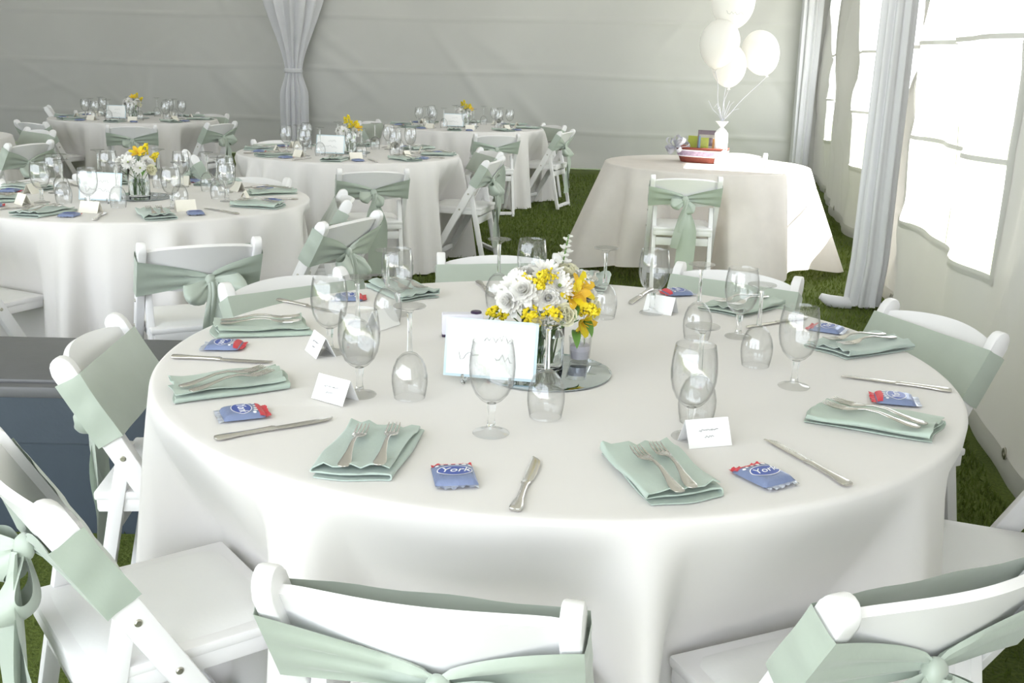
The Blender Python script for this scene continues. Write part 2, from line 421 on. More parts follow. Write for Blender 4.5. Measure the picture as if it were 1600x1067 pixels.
rb = MB(); rb.grid(24, 26, roof_pt); struct('ceiling', rb.mesh('ceiling', 'roof', True, 80))
# gable above the back wall
gb = MB(); gb.add([(CORNER.x, CORNER.y, EAVE), (LC.x, LC.y, EAVE), (((CORNER + LC) / 2).x, ((CORNER + LC) / 2).y, EAVE + 2.0)], [(0, 1, 2)])
struct('wall_gable', gb.mesh('wall_gable', 'tent', False))

# lawn and added pale ground outside that whitens the windows and cuts green bounce
fb = MB(); fb.grid(1, 1, lambda i, j: (-26 + 52 * i, -22 + 52 * j, 0)); struct('floor', fb.mesh('floor', 'lawn', False))
pv = MB()
def bounce_pt(i, j):
    p = Vector((WX0, 0, 0)) + WD * (-6 + 24 * i) - WN * (1.3 + 22 * j); return (p.x, p.y, .012)
pv.grid(1, 1, bounce_pt); pv.add([(-24, -20, .012), (14, -20, .012), (14, -2.6, .012), (-24, -2.6, .012)], [(0, 1, 2, 3)]); struct('floor_added_bounce', pv.mesh('floor_added_bounce', 'bounce_ground', False))
# grass blades where the lawn can be seen
rg = np.random.default_rng(4)
def blades(n, xr, yr):
    x = rg.uniform(*xr, n); y = rg.uniform(*yr, n); return np.stack([x, y], 1)
pts = np.concatenate([blades(46000, (-2.2, 3.4), (3.6, 10.5)), blades(9000, (-2.0, 3.6), (10.5, 14.0)), blades(9000, (-2.2, 2.0), (1.4, 3.6)), blades(6000, (1.3, 2.2), (2.4, 5.0))])
keep = pts[:, 0] < WX0 + WS * pts[:, 1] - .04
pts = pts[keep]; n = len(pts)
ang = rg.uniform(0, 2 * PI, n); hh = rg.uniform(.018, .042, n); wd = rg.uniform(.002, .004, n) * (1 + pts[:, 1] / 8); ln = rg.normal(0, .012, (n, 2))
dx = np.cos(ang) * wd; dy = np.sin(ang) * wd
V = np.zeros((n, 3, 3)); V[:, 0, 0] = pts[:, 0] - dx; V[:, 0, 1] = pts[:, 1] - dy; V[:, 1, 0] = pts[:, 0] + dx; V[:, 1, 1] = pts[:, 1] + dy
V[:, 2, 0] = pts[:, 0] + ln[:, 0]; V[:, 2, 1] = pts[:, 1] + ln[:, 1]; V[:, 2, 2] = hh
gme_ = bpy.data.meshes.new('grass'); gme_.vertices.add(n * 3); gme_.vertices.foreach_set('co', V.reshape(-1))
gme_.loops.add(n * 3); gme_.loops.foreach_set('vertex_index', np.arange(n * 3)); gme_.polygons.add(n)
gme_.polygons.foreach_set('loop_start', np.arange(n) * 3); gme_.update(); gme_.validate(); gme_.materials.append(M['blade'])
tag(link('grass', gme_), 'short green lawn grass covering the ground under the tent', 'grass', kind='stuff')

# ------------------------------------------------------------------ pole drapes
def drape(name, base, rad, tie, ztop, label, nf=11, seed=0, foot=0.0):
    """gathered fabric around a tent pole: wide at the top, pinched at the tie, falling in pleats"""
    r = random.Random(seed); ph = [r.uniform(0, 2 * PI) for _ in range(4)]
    def rr(z):
        if z > tie: return rad[1] + (rad[2] - rad[1]) * sstep(tie - .02, ztop, z) ** .85
        return rad[1] + (rad[0] - rad[1]) * (sstep(tie, tie - .35, z) if tie > 0 else 1)
    def fn(i, j):
        a = 2 * PI * i / 132; z = .02 + (ztop - .02) * j / 44; R = rr(z)
        q = R * (1 + .17 * math.sin(nf * a + ph[0] + .25 * math.sin(z * 3)) + .07 * math.sin((nf * 2 - 3) * a + ph[1] + z * .5))
        ox = foot * sstep(.35, 0, z)
        return (q * math.cos(a) - ox, q * math.sin(a) * .8, z)
    b = MB(); b.grid(132, 44, fn, wrap=True)
    parts = [P('fabric', b.mesh(name + '_fabric', 'drape', True, 80))]
    pb = MB(); pb.lathe([(0, 0), (.035, 0), (.035, ztop - .02), (0, ztop - .02)], 16); parts.append(P('pole', pb.mesh('pole', 'pole')))
    if tie > 0:
        tb = MB(); q = rad[1] * 1.22
        tb.lathe([(q - .006, tie - .03), (q + .006, tie - .02), (q + .008, tie), (q + .006, tie + .02), (q - .006, tie + .03)], 40); parts.append(P('tie', tb.mesh('tie', 'drape')))
    return thing('pole_drape', parts, base, 0, label, 'curtain')
p = CORNER + BD * 7.25 + BN * .36
drape('back', (p.x, p.y, 0), (.17, .10, .40), 1.22, 2.5, 'white drape gathered and tied around the tent pole against the back wall', 12, 1)
p = wall_r(6.42) + WN * .17
dr = drape('side', (p.x, p.y, 0), (.115, .10, .085), 0, 2.5, 'long white drape hanging down the tent pole between two clear windows', 9, 2, .02)
cb = MB(); cb.tube([(-.10, -.02, .03), (-.17, -.02, .035), (-.24, -.01, .045), (-.29, .0, .07)], [.035, .04, .036, .02], 10)
o = link('gathered_hem', cb.mesh('gathered_hem', 'drape'), dr)
p = CORNER + BD * .22 + BN * .22
drape('corner', (p.x, p.y, 0), (.10, .10, .12), 0, 2.5, 'white drape around the tent pole in the back right corner', 9, 3)

# ------------------------------------------------------------------ folding chair (local +y faces the table)
CH, YT, YF = 0.775, -0.25, 0.19
UP = Vector((0, YT - YF, CH)); ULEN = UP.length; U = UP.normalized(); N_ = Vector((0, U.z, -U.y))
TOP = Vector((0, YT, CH))
def bk(x, n, v): return TOP - U * v + N_ * n + Vector((x, 0, 0))
def side_pt(x0):
    return lambda a, b, w: TOP + N_ * a - U * b + Vector((x0 + w, 0, 0))
def make_chair_frame():
    parts = []
    XU = .208
    # side uprights: back post running straight down into the front leg
    prof = [(.026 * math.cos(t), .026 - .026 * math.sin(t)) for t in lin(PI, 0, 8)]
    Lb = ULEN - .0
    tanu = -U.y / U.z
    prof = prof[::-1]
    pr = [(.026, .026)] + [(.026 * math.cos(t), .024 - .030 * math.sin(t)) for t in lin(.25, PI - .25, 7)] + [(-.026, .026), (-.022, Lb - .012), (.022, Lb + .012)]
    for sx in (-1, 1):
        b = MB(); b.prism(pr, .03, side_pt(sx * XU), .004)
        parts.append(P('back_upright', b.mesh('back_upright', 'chair')))
    # rear legs
    z1 = .555; y1 = YT + (CH - z1) * (YF - YT) / CH
    for sx in (-1, 1):
        b = MB(); A = Vector((sx * .178, y1, z1)); B = Vector((sx * .178, -.235, 0.0))
        d = (A - B).normalized(); nn = Vector((0, d.z, -d.y))
        prr = [(.017, -.015), (-.017, -.015), (-.016, (A - B).length - .0), (.016, (A - B).length)]
        b.prism(prr[::-1], .026, lambda a, q, w: A + nn * a - d * q + Vector((w, 0, 0)), .003)
        for v_i, v in enumerate(b.v):
            if v[2] < 0: b.v[v_i] = (v[0], v[1], 0.0)
        parts.append(P('rear_leg', b.mesh('rear_leg', 'chair')))
    def bar(name, y, z, w, d, h):
        b = MB(); b.box((0, y, z), (w, d, h), None, .004); parts.append(P(name, b.mesh(name, 'chair')))
    bar('stretcher', -.229, .032, .33, .028, .03)
    bar('stretcher', -.172, .355, .33, .022, .05)
    bar('stretcher', YF - .06, .105, .386, .02, .035)
    # seat with side rails and upholstered panel
    b = MB(); b.box((0, -.012, .437), (.374, .385, .022), None, .006)
    b2 = MB()
    for sx in (-1, 1): b2.box((sx * .172, -.012, .413), (.024, .37, .034), None, .004)
    b2.box((0, .165, .413), (.35, .024, .034), None, .004); b2.box((0, -.19, .413), (.35, .024, .034), None, .004)
    def pad(i, j):
        u = i / 12 * 2 - 1; v = j / 12 * 2 - 1
        e = min(1, (1 - max(abs(u), abs(v))) * 6)
        k = .165 * (1 - .05 * (abs(u) * abs(v)) ** 4)
        return (u * k, -.012 + v * .172 * (1 - .05 * (abs(u) * abs(v)) ** 4), .446 + .011 * e ** .5)
    b3 = MB(); b3.grid(12, 12, pad)
    parts.append(P('seat', b.mesh('seat', 'chair'), [P('seat_pad', b3.mesh('seat_pad', 'seat')), P('seat_rail', b2.mesh('seat_rail', 'chair'))]))
    # curved top slat
    b = MB(); nx, nz, th = 24, 6, .016
    def slat(i, j, sgn):
        x = -.194 + .388 * i / nx; c = max(0.0, math.cos(PI / 2 * x / .194))
        vt = .034 - .040 * c ** .8; v = vt + (.205 - vt) * j / nz
        return bk(x, -.032 * c + sgn * th / 2, v)
    per = [(j, 1) for j in range(nz + 1)] + [(j, -1) for j in range(nz, -1, -1)]
    b.grid(nx, len(per) - 1, lambda i, j: slat(i, *per[j]))
    nper = len(per)
    # close the top edge
    base = len(b.v)
    for i in range(nx): b.f.append((i * nper, (i + 1) * nper, (i + 1) * nper + nper - 1, i * nper + nper - 1))
    parts.append(P('backrest', b.mesh('backrest', 'chair', True, 50)))
    # bolts
    bb = MB(); bb.lathe([(0, .003), (.005, .003), (.0070, .001), (.0070, -.002), (0, -.002)], 12); bolt = bb.mesh('bolt', 'bolt')
    for sx in (-1, 1):
        for z in (.545, .435):
            y = YT + (CH - z) * (YF - YT) / CH
            mt = Matrix.Translation((sx * .2235, y, z)) @ Matrix.Rotation(sx * PI / 2, 4, 'Y')
            parts.append(P('bolt', bolt, label='small steel bolt', mat4=mt))
    return parts
CHAIR = make_chair_frame()

def ribbon(path, wdir, width, nseg, ncross=4, crump=0.0, seed=0):
    r = random.Random(seed); ph = r.uniform(0, 6)
    b = MB()
    def fn(i, j):
        t = i / nseg; p = path(t); w = wdir(t); k = (j / ncross - .5) * 2
        nrm = Vector((0, -1, 0))
        return p + w * (k * width(t) / 2) + nrm * (crump * math.sin(k * 3.4 + ph + t * 5) * math.sin(PI * min(1, t * 1.3 + .12)))
    b.grid(nseg, ncross, fn); return b

def make_sash(x0, v0, loops, tails, seed, top=.05, hgt=.165):
    """sash wrapped round the chair back, knotted behind with loops and tails"""
    r = random.Random(seed)
    n_around = []
    XS = .2265
    path = []
    for x in lin(-XS, XS, 14): path.append(('f', x))
    for k in lin(.030, -.032, 4)[1:-1]: path.append(('sr', k))
    for t in lin(1, 0, 12): path.append(('rr', t))
    for t in lin(0, 1, 12)[1:]: path.append(('rl', t))
    for k in lin(-.032, .030, 4)[1:-1]: path.append(('sl', k))
    M_ = 10; sk = r.uniform(-.012, .012)
    def fn(i, j):
        kind, q = path[i]; w = j / M_
        if kind == 'f':
            return bk(q, .031 + .0015 * math.sin(q * 40 + w * 5), top + hgt * w + sk * q * 2)
        if kind in ('sr', 'sl'):
            sx = 1 if kind == 'sr' else -1
            return bk(sx * (XS + .004 * math.sin(w * 6.5 + seed + q * 15) ** 2), q, top + hgt * w + sk * sx * XS * 2 + .004 * math.sin(q * 40 + seed) * (w - .5))
        sx = 1 if kind == 'rr' else -1
        x = x0 + (sx * XS - x0) * q
        e = q ** .75
        cen0 = top + hgt / 2 + sk * sx * XS * 2
        cen = v0 + (cen0 - v0) * e; h = .034 + (hgt - .034) * e
        n = -.058 + .026 * q ** .5 + .007 * math.sin(w * PI * 5 + seed + sx) * (1 - q) * (.35 + q) * 2
        return bk(x, n, cen + (w - .5) * h)
    b = MB(); b.grid(len(path), M_, fn, wrap=True)
    band = b.mesh('sash', 'sash', True, 70)
    K = bk(x0, -.066, v0)
    subs = []
    kb = MB()
    def kf(i, j):
        a = 2 * PI * i / 14; c = PI * j / 8; q = 1 + .12 * math.sin(3 * a + seed)
        return K + Vector((.021 * math.sin(c) * math.cos(a) * q, .017 * math.sin(c) * math.sin(a) * q, .026 * math.cos(c)))
    kb.grid(14, 8, kf, wrap=True); subs.append(P('knot', kb.mesh('knot', 'sash', True, 80)))
    for li, (ang, Ln, op, wd_) in enumerate(loops):
        d = Vector((math.cos(ang), -.10, math.sin(ang))); e = Vector((0, -1, 0)); sd = Vector((-math.sin(ang), 0, math.cos(ang)))
        rb_ = MB(); rp = random.Random(seed * 7 + li); p0 = rp.uniform(0, 6)
        def lf(i, j):
            t = i / 26; k = j / 8 * 2 - 1; q = max(0.0, math.sin(PI * t))
            wdt = .016 + wd_ * q ** .7
            reach = Ln * q ** .75 * (1 - .30 * abs(k) ** 2.2)
            puff = op * (math.sin(2 * PI * t) * .75 + .55 * q) * (1 - .55 * k * k)
            rip = .006 * math.sin(k * 5 + p0 + t * 3) * (1 - abs(2 * t - 1)) ** .5 + .004 * math.sin(k * 9 + p0) * (1 - q)
            return K + d * reach + e * (puff + rip) + sd * (k * wdt / 2 - .012 * q)
        rb_.grid(26, 8, lf)
        subs.append(P('bow_loop', rb_.mesh('bow_loop', 'sash', True, 80)))
    for ti, (dx, Ln, wd_, tw) in enumerate(tails):
        def pth(t): return K + Vector((dx * t + .012 * math.sin(t * 4 + ti), -.012 - .03 * math.sin(t * 2.2) - .008 * math.sin(t * 7 + ti), -Ln * t))
        rb_ = ribbon(pth, lambda t: Vector((math.cos(tw * t), -math.sin(tw * t), .0)), lambda t: .026 + (wd_ - .026) * sstep(0, .4, t), 18, 6, .012, seed + 10 + ti)
        subs.append(P('tail', rb_.mesh('tail', 'sash', True, 80)))
    return P('sash', band, subs, 'sage green satin sash')
dg = D2R
SASH = [
    make_sash(.03, .135, [(dg(222), .115, .045, .085), (dg(-8), .13, .05, .095)], [(-.035, .40, .085, .3), (.015, .34, .06, -.6)], 1),
    make_sash(-.02, .14, [(dg(228), .125, .05, .09), (dg(-48), .125, .05, .09)], [(-.03, .46, .10, .2), (.06, .42, .09, -.4)], 2, .045, .16),
    make_sash(.0, .13, [(dg(212), .095, .04, .07), (dg(-50), .09, .04, .07)], [(.02, .50, .115, .1), (-.045, .30, .06, .8)], 3, .055, .15),
    make_sash(-.06, .15, [(dg(215), .11, .045, .085), (dg(-30), .11, .045, .085)], [(-.06, .44, .13, .1), (.02, .47, .12, -.3)], 4, .05, .17),
    make_sash(-.02, .15, [(dg(215), .12, .05, .09), (dg(-75), .13, .05, .09)], [(-.05, .55, .20, .15), (.07, .52, .17, -.3)], 6, .06, .16),
]
def chair(x, y, face, label, var=0, cat='chair', group=None, sash=True):
    """face: heading (degrees) of the sitter; x, y: middle of the back's top"""
    rz = D2R(face - 90)
    ox = x - (-math.sin(rz)) * YT; oy = y - math.cos(rz) * YT
    return thing('folding_chair', CHAIR + ([SASH[var % len(SASH)]] if sash else []), (ox, oy, 0), rz, label, cat, group)

# ------------------------------------------------------------------ tables and cloths
def cloth_mesh(name, R, z, drop_z, folds, amp, flare, chairs, seed, mat='cloth', square=0.0, sq_rot=0.0, NA=288, chord=.765, sharp=1.0):
    r = random.Random(seed); ph = [r.uniform(0, 6.28) for _ in range(6)]
    rows = [('t', R * k) for k in (.02, .25, .5, .7, .85, .93, .97)] + [('e', k) for k in (0, .35, .7, 1)] + [('s', k) for k in (.03, .07, .12, .18, .25, .32, .40, .48, .56, .64, .72, .80, .88, .94, 1.0)]
    def fn(i, j):
        a = 2 * PI * i / NA; kind, q = rows[j]
        if kind == 't':
            return (q * math.cos(a), q * math.sin(a), z + (.0008 * math.sin(3 * a + q * 9)))
        if kind == 'e':
            rr = R - .012 + .012 * math.sin(q * PI / 2); zz = z - .012 + .012 * math.cos(q * PI / 2)
            return (rr * math.cos(a), rr * math.sin(a), zz)
        dz = drop_z
        fl = flare
        if square:
            c4 = math.cos(4 * (a - sq_rot)) * .5 + .5
            fl = flare + square * c4 ** 1.5
        zz = z - .012 - (z - .012 - dz) * q
        w = math.sin(folds * a + ph[0] + .9 * math.sin(3 * a + ph[1]))
        w = math.copysign(abs(w) ** sharp, w)
        w2 = math.sin((folds * 1.7) * 1.0 * a + ph[2]) if (folds * 1.7) % 1 == 0 else math.sin(round(folds * 1.6) * a + ph[2])
        mod = .6 + .4 * math.sin(2 * a + ph[3])
        rr = R + fl * q + amp * (q ** .6) * (w * mod + .35 * w2) + amp * .5 * q ** .6
        if square: zz = z - .012 - (z - .012 - (dz + .10 * (1 - c4))) * q
        for ca, cr in chairs:
            da = (a - ca + PI) % (2 * PI) - PI
            if abs(da) < .5:
                lim = (cr - .19) / math.cos(da) - .012
                k = sstep(.32, .235, abs(da)) * max(0.0, min(1.0, (.74 - zz) / .275))
                if rr > lim: rr = rr + (lim - rr) * k
        return (rr * math.cos(a), rr * math.sin(a), zz)
    b = MB(); b.grid(NA, len(rows) - 1, fn, wrap=True)
    # centre cap
    k = len(rows); b.f.append(tuple(i * k for i in range(NA)))
    return b.mesh(name, mat, True, 80)

def table(name, cx, cy, R, label, z=.76):
    parts = []
    b = MB(); b.lathe([(0, z - .022), (R - .018, z - .022), (R - .015, z - .018), (R - .015, z - .004), (R - .018, z - .002), (0, z - .002)], 64); parts.append(P('tabletop', b.mesh('tabletop', 'wood')))
    for sx in (-1, 1):
        for sy in (-1, 1):
            b = MB(); b.tube([(sx * R * .42, sy * R * .28, z - .022), (sx * R * .42, sy * R * .28, 0)], .014, 10); parts.append(P('leg', b.mesh('leg', 'pole')))
    return thing('round_table', parts, (cx, cy, 0), .3, label, 'table')

ZT = .765
def lay_cloth(cx, cy, R, chairs, label, folds, amp, flare, seed, rz=0.0, **kw):
    me = cloth_mesh('tablecloth', R, ZT, .012, folds, amp, flare, [(a - rz, c) for a, c in chairs], seed, **kw)
    return single('tablecloth', me, (cx, cy, 0), rz, label, 'tablecloth')

# ------------------------------------------------------------------ tableware meshes
def goblet_parts(name, H, foot_r, stem_r, stem_top, bowl, rim_t=.0014, n=36):
    """bowl: outer profile [(r, z)] from stem to rim"""
    pf = [(0, 0), (foot_r * .96, 0), (foot_r, .0015), (foot_r * .97, .003), (foot_r * .55, .0055), (foot_r * .28, .010), (stem_r * 1.15, .016)]
    b1 = MB(); b1.lathe(pf + [(0, .016)], n); foot = b1.mesh(name + '_foot', 'thin_glass')
    zt = stem_top
    ps = [(0, .016), (stem_r * 1.15, .016), (stem_r, .022), (stem_r * .92, .016 + (zt - .016) * .5), (stem_r * 1.15, zt - .010), (bowl[0][0], zt), (0, zt)]
    b2 = MB(); b2.lathe(ps, n); stem = b2.mesh(name + '_stem', 'glass')
    outer = bowl
    inner = [(max(.001, r - rim_t * (1 if k > 1 else 1)), zz + (.006 if k < 1 else .003 if k < 2 else .0012 if k < len(bowl) - 1 else 0)) for k, (r, zz) in enumerate(bowl)]
    pr = [(0, zt)] + outer + [(bowl[-1][0] - rim_t * .5, bowl[-1][1] + rim_t * .5)] + inner[::-1] + [(0, inner[0][1])]
    b3 = MB(); b3.lathe(pr, n); bowl_m = b3.mesh(name + '_bowl', 'thin_glass', True, 60)
    return foot, stem, bowl_m
g_bowl = [(.009, .060), (.020, .067), (.031, .079), (.0385, .095), (.0425, .114), (.0435, .132), (.0425, .150), (.0400, .168), (.0375, .182)]
gf, gs, gb_ = goblet_parts('goblet', .182, .035, .0072, .060, g_bowl)
GOBLET = [P('bowl', gb_), P('stem', gs), P('foot', gf)]
w_bowl = [(.006, .098), (.016, .103), (.0265, .114), (.0335, .130), (.0370, .148), (.0372, .163), (.0350, .180), (.0320, .196)]
wf, ws_, wb_ = goblet_parts('wine', .196, .0335, .0048, .098, w_bowl, .0012)
FLIP = Matrix.Translation((0, 0, .1968)) @ Matrix.Rotation(PI, 4, 'X')
WINE = [P('bowl', wb_, mat4=FLIP), P('stem', ws_, mat4=FLIP), P('foot', wf, mat4=FLIP)]

def loft(secs, n=12, zb=None):
    """secs: [(y, halfwidth, halfthick, z, xoff)]"""
    b = MB()
    def fn(i, j):
        y, w, t, z, xo = secs[j]; a = 2 * PI * i / n
        return (xo + w * math.copysign(abs(math.cos(a)) ** .7, math.cos(a)), y, z + t * math.sin(a))
    b.grid(n, len(secs) - 1, fn, wrap=True)
    k = len(secs); b.f.append(tuple(i * k for i in range(n))); b.f.append(tuple(i * k + k - 1 for i in range(n)))
    return b
# knife lies along +y (tip at +), centred
kh = loft([(-.118, .004, .002, .0042, 0), (-.116, .0095, .0038, .0042, 0), (-.108, .0112, .0042, .0042, 0), (-.095, .0105, .0042, .0042, 0), (-.075, .0072, .0040, .0042, 0), (-.045, .0058, .0038, .0042, 0), (-.015, .0062, .0038, .0042, 0), (-.006, .0088, .0036, .0042, 0), (.000, .0065, .0026, .0040, 0)])
kbl = loft([(.0, .006, .0018, .0038, 0), (.008, .0088, .0014, .0036, .001), (.04, .0098, .0012, .0034, .002), (.08, .0100, .0011, .0032, .0018), (.10, .0086, .0010, .0031, .0005), (.112, .0056, .0009, .0030, -.003), (.118, .0020, .0008, .0030, -.0065)])
KNIFE = [P('handle', kh.mesh('knife_handle', 'steel')), P('blade', kbl.mesh('knife_blade', 'steel'))]
fh = loft([(-.098, .003, .0012, .0030, 0), (-.096, .0085, .0016, .0030, 0), (-.085, .0112, .0017, .0032, 0), (-.070, .0098, .0017, .0040, 0), (-.045, .0058, .0020, .0075, 0), (-.015, .0038, .0024, .0125, 0), (.012, .0034, .0024, .0125, 0), (.028, .0050, .0020, .0095, 0)])
fhd = MB()
fhd.grid(10, 1, lambda i, j: (0, 0, 0)) if False else None
hd = loft([(.026, .0046, .0019, .0098, 0), (.034, .0090, .0016, .0078, 0), (.044, .0122, .0014, .0058, 0), (.054, .0128, .0013, .0046, 0), (.058, .0128, .0012, .0044, 0)])
for k in range(4):
    x = -.0105 + .007 * k
    hd.tube([(x, .055, .0044), (x, .075, .0044), (x * .98, .092, .0066), (x * .96, .100, .0086)], [.0019, .0018, .0015, .0008], 6)
FORK = [P('handle', fh.mesh('fork_handle', 'steel')), P('tines', hd.mesh('fork_tines', 'steel', True, 60))]

def napkin_mesh(L, Wd, seed, layers=3):
    """folded napkin: three layers with rounded folds, open ends showing the layers; long axis = y"""
    r = random.Random(seed)
    path = []; zl = [.0018, .0100, .0185]
    h = Wd / 2
    def arc(x, za, zb, sgn):
        zc = (za + zb) / 2; rr = (zb - za) / 2
        return [(x + sgn * rr * 1.3 * math.cos(t), zc + rr * math.sin(t)) for t in lin(-PI / 2, PI / 2, 6)[1:-1]]
    path += [(x, zl[0]) for x in lin(-h * .92, h * .94, 8)] + arc(h * .94, zl[0], zl[1], 1)
    path += [(x, zl[1]) for x in lin(h * .94, -h * .95, 8)] + arc(-h * .95, zl[1], zl[2], -1)
    path += [(x, zl[2]) for x in lin(-h * .95, h * .90, 8)]
    th = .0022
    n = len(path); ny = 14
    off = []
    for i in range(n):
        a = path[max(0, i - 1)]; c = path[min(n - 1, i + 1)]; d = (c[0] - a[0], c[1] - a[1]); l = math.hypot(*d) or 1
        off.append((-d[1] / l * th / 2, d[0] / l * th / 2))
    loop = [(path[i][0] + off[i][0], path[i][1] + off[i][1], i) for i in range(n)] + [(path[i][0] - off[i][0], path[i][1] - off[i][1], i) for i in range(n - 1, -1, -1)]
    sk = r.uniform(-.02, .02); p1 = r.uniform(0, 6)
    def fn(j, k):
        y = -L / 2 + L * k / ny; x, z, i = loop[j]; q = i / n
        lift = .0022 * math.sin(y * 38 + p1 + x * 20) * sstep(.004, .016, z) + .009 * sstep(.72, 1, abs(y) / (L / 2)) * sstep(.008, .019, z) * math.sin(x * 75 + p1 + (2 if y > 0 else 0)) ** 2 - .006 * sstep(.6, 1, q) * sstep(.5, 1, y / (L / 2))
        yy = y * (1 - .05 * sstep(0, 1, q)) + .009 * math.sin(q * 9 + p1) + .004 * math.sin(x * 50 + p1)
        return (x + sk * y + .002 * math.sin(y * 30 + z * 300), yy, z + lift)
    b = MB(); b.grid(len(loop), ny, fn, wrap=True)
    k = ny + 1
    # end caps: strip between the two offsets
    nl = len(loop)
    for e in (0, ny):
        for i in range(n - 1):
            b.f.append((i * k + e, (i + 1) * k + e, (nl - 2 - i) * k + e, (nl - 1 - i) * k + e))
    return b.mesh('napkin', 'napkin', True, 60)
NAP = [napkin_mesh(.235, .135, 1), napkin_mesh(.23, .14, 5), napkin_mesh(.24, .13, 9)]
NAP_TOP = .0215

def text_mesh(body, size, mat, shear=.35, extrude=.0002):
    cu = bpy.data.curves.new('t', 'FONT'); cu.body = body; cu.size = size; cu.shear = shear; cu.extrude = extrude; cu.align_x = 'CENTER'; cu.align_y = 'CENTER'; cu.resolution_u = 3
    ob = bpy.data.objects.new('t', cu); col.objects.link(ob)
    me = bpy.data.meshes.new_from_object(ob.evaluated_get(bpy.context.evaluated_depsgraph_get()))
    bpy.data.objects.remove(ob, do_unlink=True); bpy.data.curves.remove(cu)
    me.materials.clear(); me.materials.append(M[mat]); me.name = 'lettering'; return me

def candy_parts():
    """foil packet: pillow body, crimped ends, red end band, blue oval with white rim and script, white dots"""
    Lx, Ly, H = .080, .072, .0115
    def top(u, v): return H * (max(0, 1 - abs(u) ** 5) ** .5) * (max(0, 1 - abs(v) ** 6) ** .5)
    b = MB()
    b.grid(18, 14, lambda i, j: (Lx / 2 * (i / 9 - 1), Ly / 2 * (j / 7 - 1), .0035 + top(i / 9 - 1, j / 7 - 1)))
    b.grid(18, 14, lambda i, j: (Lx / 2 * (i / 9 - 1), Ly / 2 * (j / 7 - 1), .0035 - .0033 * (max(0, 1 - abs(i / 9 - 1) ** 6) ** .5) * (max(0, 1 - abs(j / 7 - 1) ** 6) ** .5)))
    parts = [P('wrapper', b.mesh('wrapper', 'foil'))]
    def crimp(s, mat):
        b = MB()
        def fn(i, j):
            y = Ly / 2 * .97 * (i / 24 * 2 - 1); t = j / 5
            return (s * (Lx / 2 - .001 + .011 * t + (.0012 if (i % 2 and j == 5) else 0)), y, .0035 + .0018 * math.sin(i * 1.3 + s) * t + .003 * t * (math.sin(i * .35 + s)) * .6 + .0008 * (j % 2))
        b.grid(24, 5, fn); return b.mesh('crimped_end', mat, True, 80)
    parts.append(P('crimped_end', crimp(-1, 'foil_end'))); parts.append(P('crimped_end', crimp(1, 'red')))
    def onto(x, y, lift): return (x, y, .0035 + top(x / (Lx / 2), y / (Ly / 2)) + lift)
    b = MB(); b.grid(5, 12, lambda i, j: onto(.0245 + .0145 * i / 5 + .004 * abs(j / 6 - 1) * (1 - i / 5), Ly / 2 * .96 * (j / 6 - 1), .0005)); parts.append(P('red_band', b.mesh('red_band', 'red')))
    b = MB(); b.grid(5, 28, lambda i, j: onto(-.002 + .0185 * i / 5 * math.cos(2 * PI * j / 28), .0285 * i / 5 * math.sin(2 * PI * j / 28), .0007)); parts_oval = b.mesh('oval', 'oval')
    b = MB(); b.grid(1, 28, lambda i, j: onto(-.002 + (.0185 + .0016 * i) * math.cos(2 * PI * j / 28), (.0285 + .0016 * i) * math.sin(2 * PI * j / 28), .0008)); ring = b.mesh('ring', 'white_print')
    tm = text_mesh('York', .025, 'white_print')
    tmat = Matrix.Translation((-.001, .0, .0035 + H + .0010)) @ Matrix.Rotation(-PI / 2, 4, 'Z')
    b = MB()
    for x, y in ((.0195, .0275), (.0225, .0185), (.0235, .006), (.0232, -.007), (.0225, -.0185), (.0190, -.028)):
        rr = .0036 + .0008 * math.sin(y * 900)
        b.grid(1, 10, lambda i, j: onto(x + rr * i * math.cos(2 * PI * j / 10), y + rr * i * math.sin(2 * PI * j / 10), .0011))
    parts.append(P('emblem', parts_oval, [P('ring', ring), P('lettering', tm, mat4=tmat), P('dots', b.mesh('dots', 'white_print'))], 'blue oval with white script'))
    return parts
CANDY = candy_parts()
CANDY_FAR = [CANDY[0], CANDY[1], CANDY[2], P('emblem', CANDY[4]['me'])]

def squiggle(w, h, seed, mat='ink', t=.0006):
    """a line of tiny handwriting as a thin raised stroke in the x-z plane, facing -y"""
    r = random.Random(seed); pts = []; x = -w / 2
    while x < w / 2:
        pts.append((x, 0, r.uniform(-.5, .5) * h)); x += h * r.uniform(.22, .4)
    b = MB(); b.tube(pts, t, 4); return b.mesh('handwriting', mat)
def place_card_parts(mat='paper', written=True):
    w, h, d = .088, .048, .024
    parts = []
    def leaf(s):
        b = MB(); A = Vector((0, s * d, 0)); T = Vector((0, 0, h)); q = (T - A).normalized(); nn = Vector((0, q.z * s, -q.y * s)).normalized() * .0005
        for sg in (1,):
            b.add([Vector((-w / 2, 0, 0)) + A - nn, Vector((w / 2, 0, 0)) + A - nn, Vector((w / 2, 0, 0)) + T - nn, Vector((-w / 2, 0, 0)) + T - nn,
                   Vector((-w / 2, 0, 0)) + A + nn, Vector((w / 2, 0, 0)) + A + nn, Vector((w / 2, 0, 0)) + T + nn, Vector((-w / 2, 0, 0)) + T + nn],
                  [(0, 1, 2, 3), (7, 6, 5, 4), (0, 4, 5, 1), (1, 5, 6, 2), (2, 6, 7, 3), (3, 7, 4, 0)])
        return b.mesh('card_leaf', mat, False)
    tilt = math.atan2(d, h)
    subs = []
    if written:
        for k, (z, ww) in enumerate(((.029, .040), (.018, .020))):
            yy = -d * (1 - z / h) - .0012
            subs.append(P('handwriting', squiggle(ww, .0045, k + 3), mat4=Matrix.Translation((0, yy, z)) @ Matrix.Rotation(-tilt, 4, 'X')))
    parts.append(P('front_leaf', leaf(-1), subs)); parts.append(P('rear_leaf', leaf(1)))
    return parts
CARD = place_card_parts(); CARD_FAR = place_card_parts('cream', False)

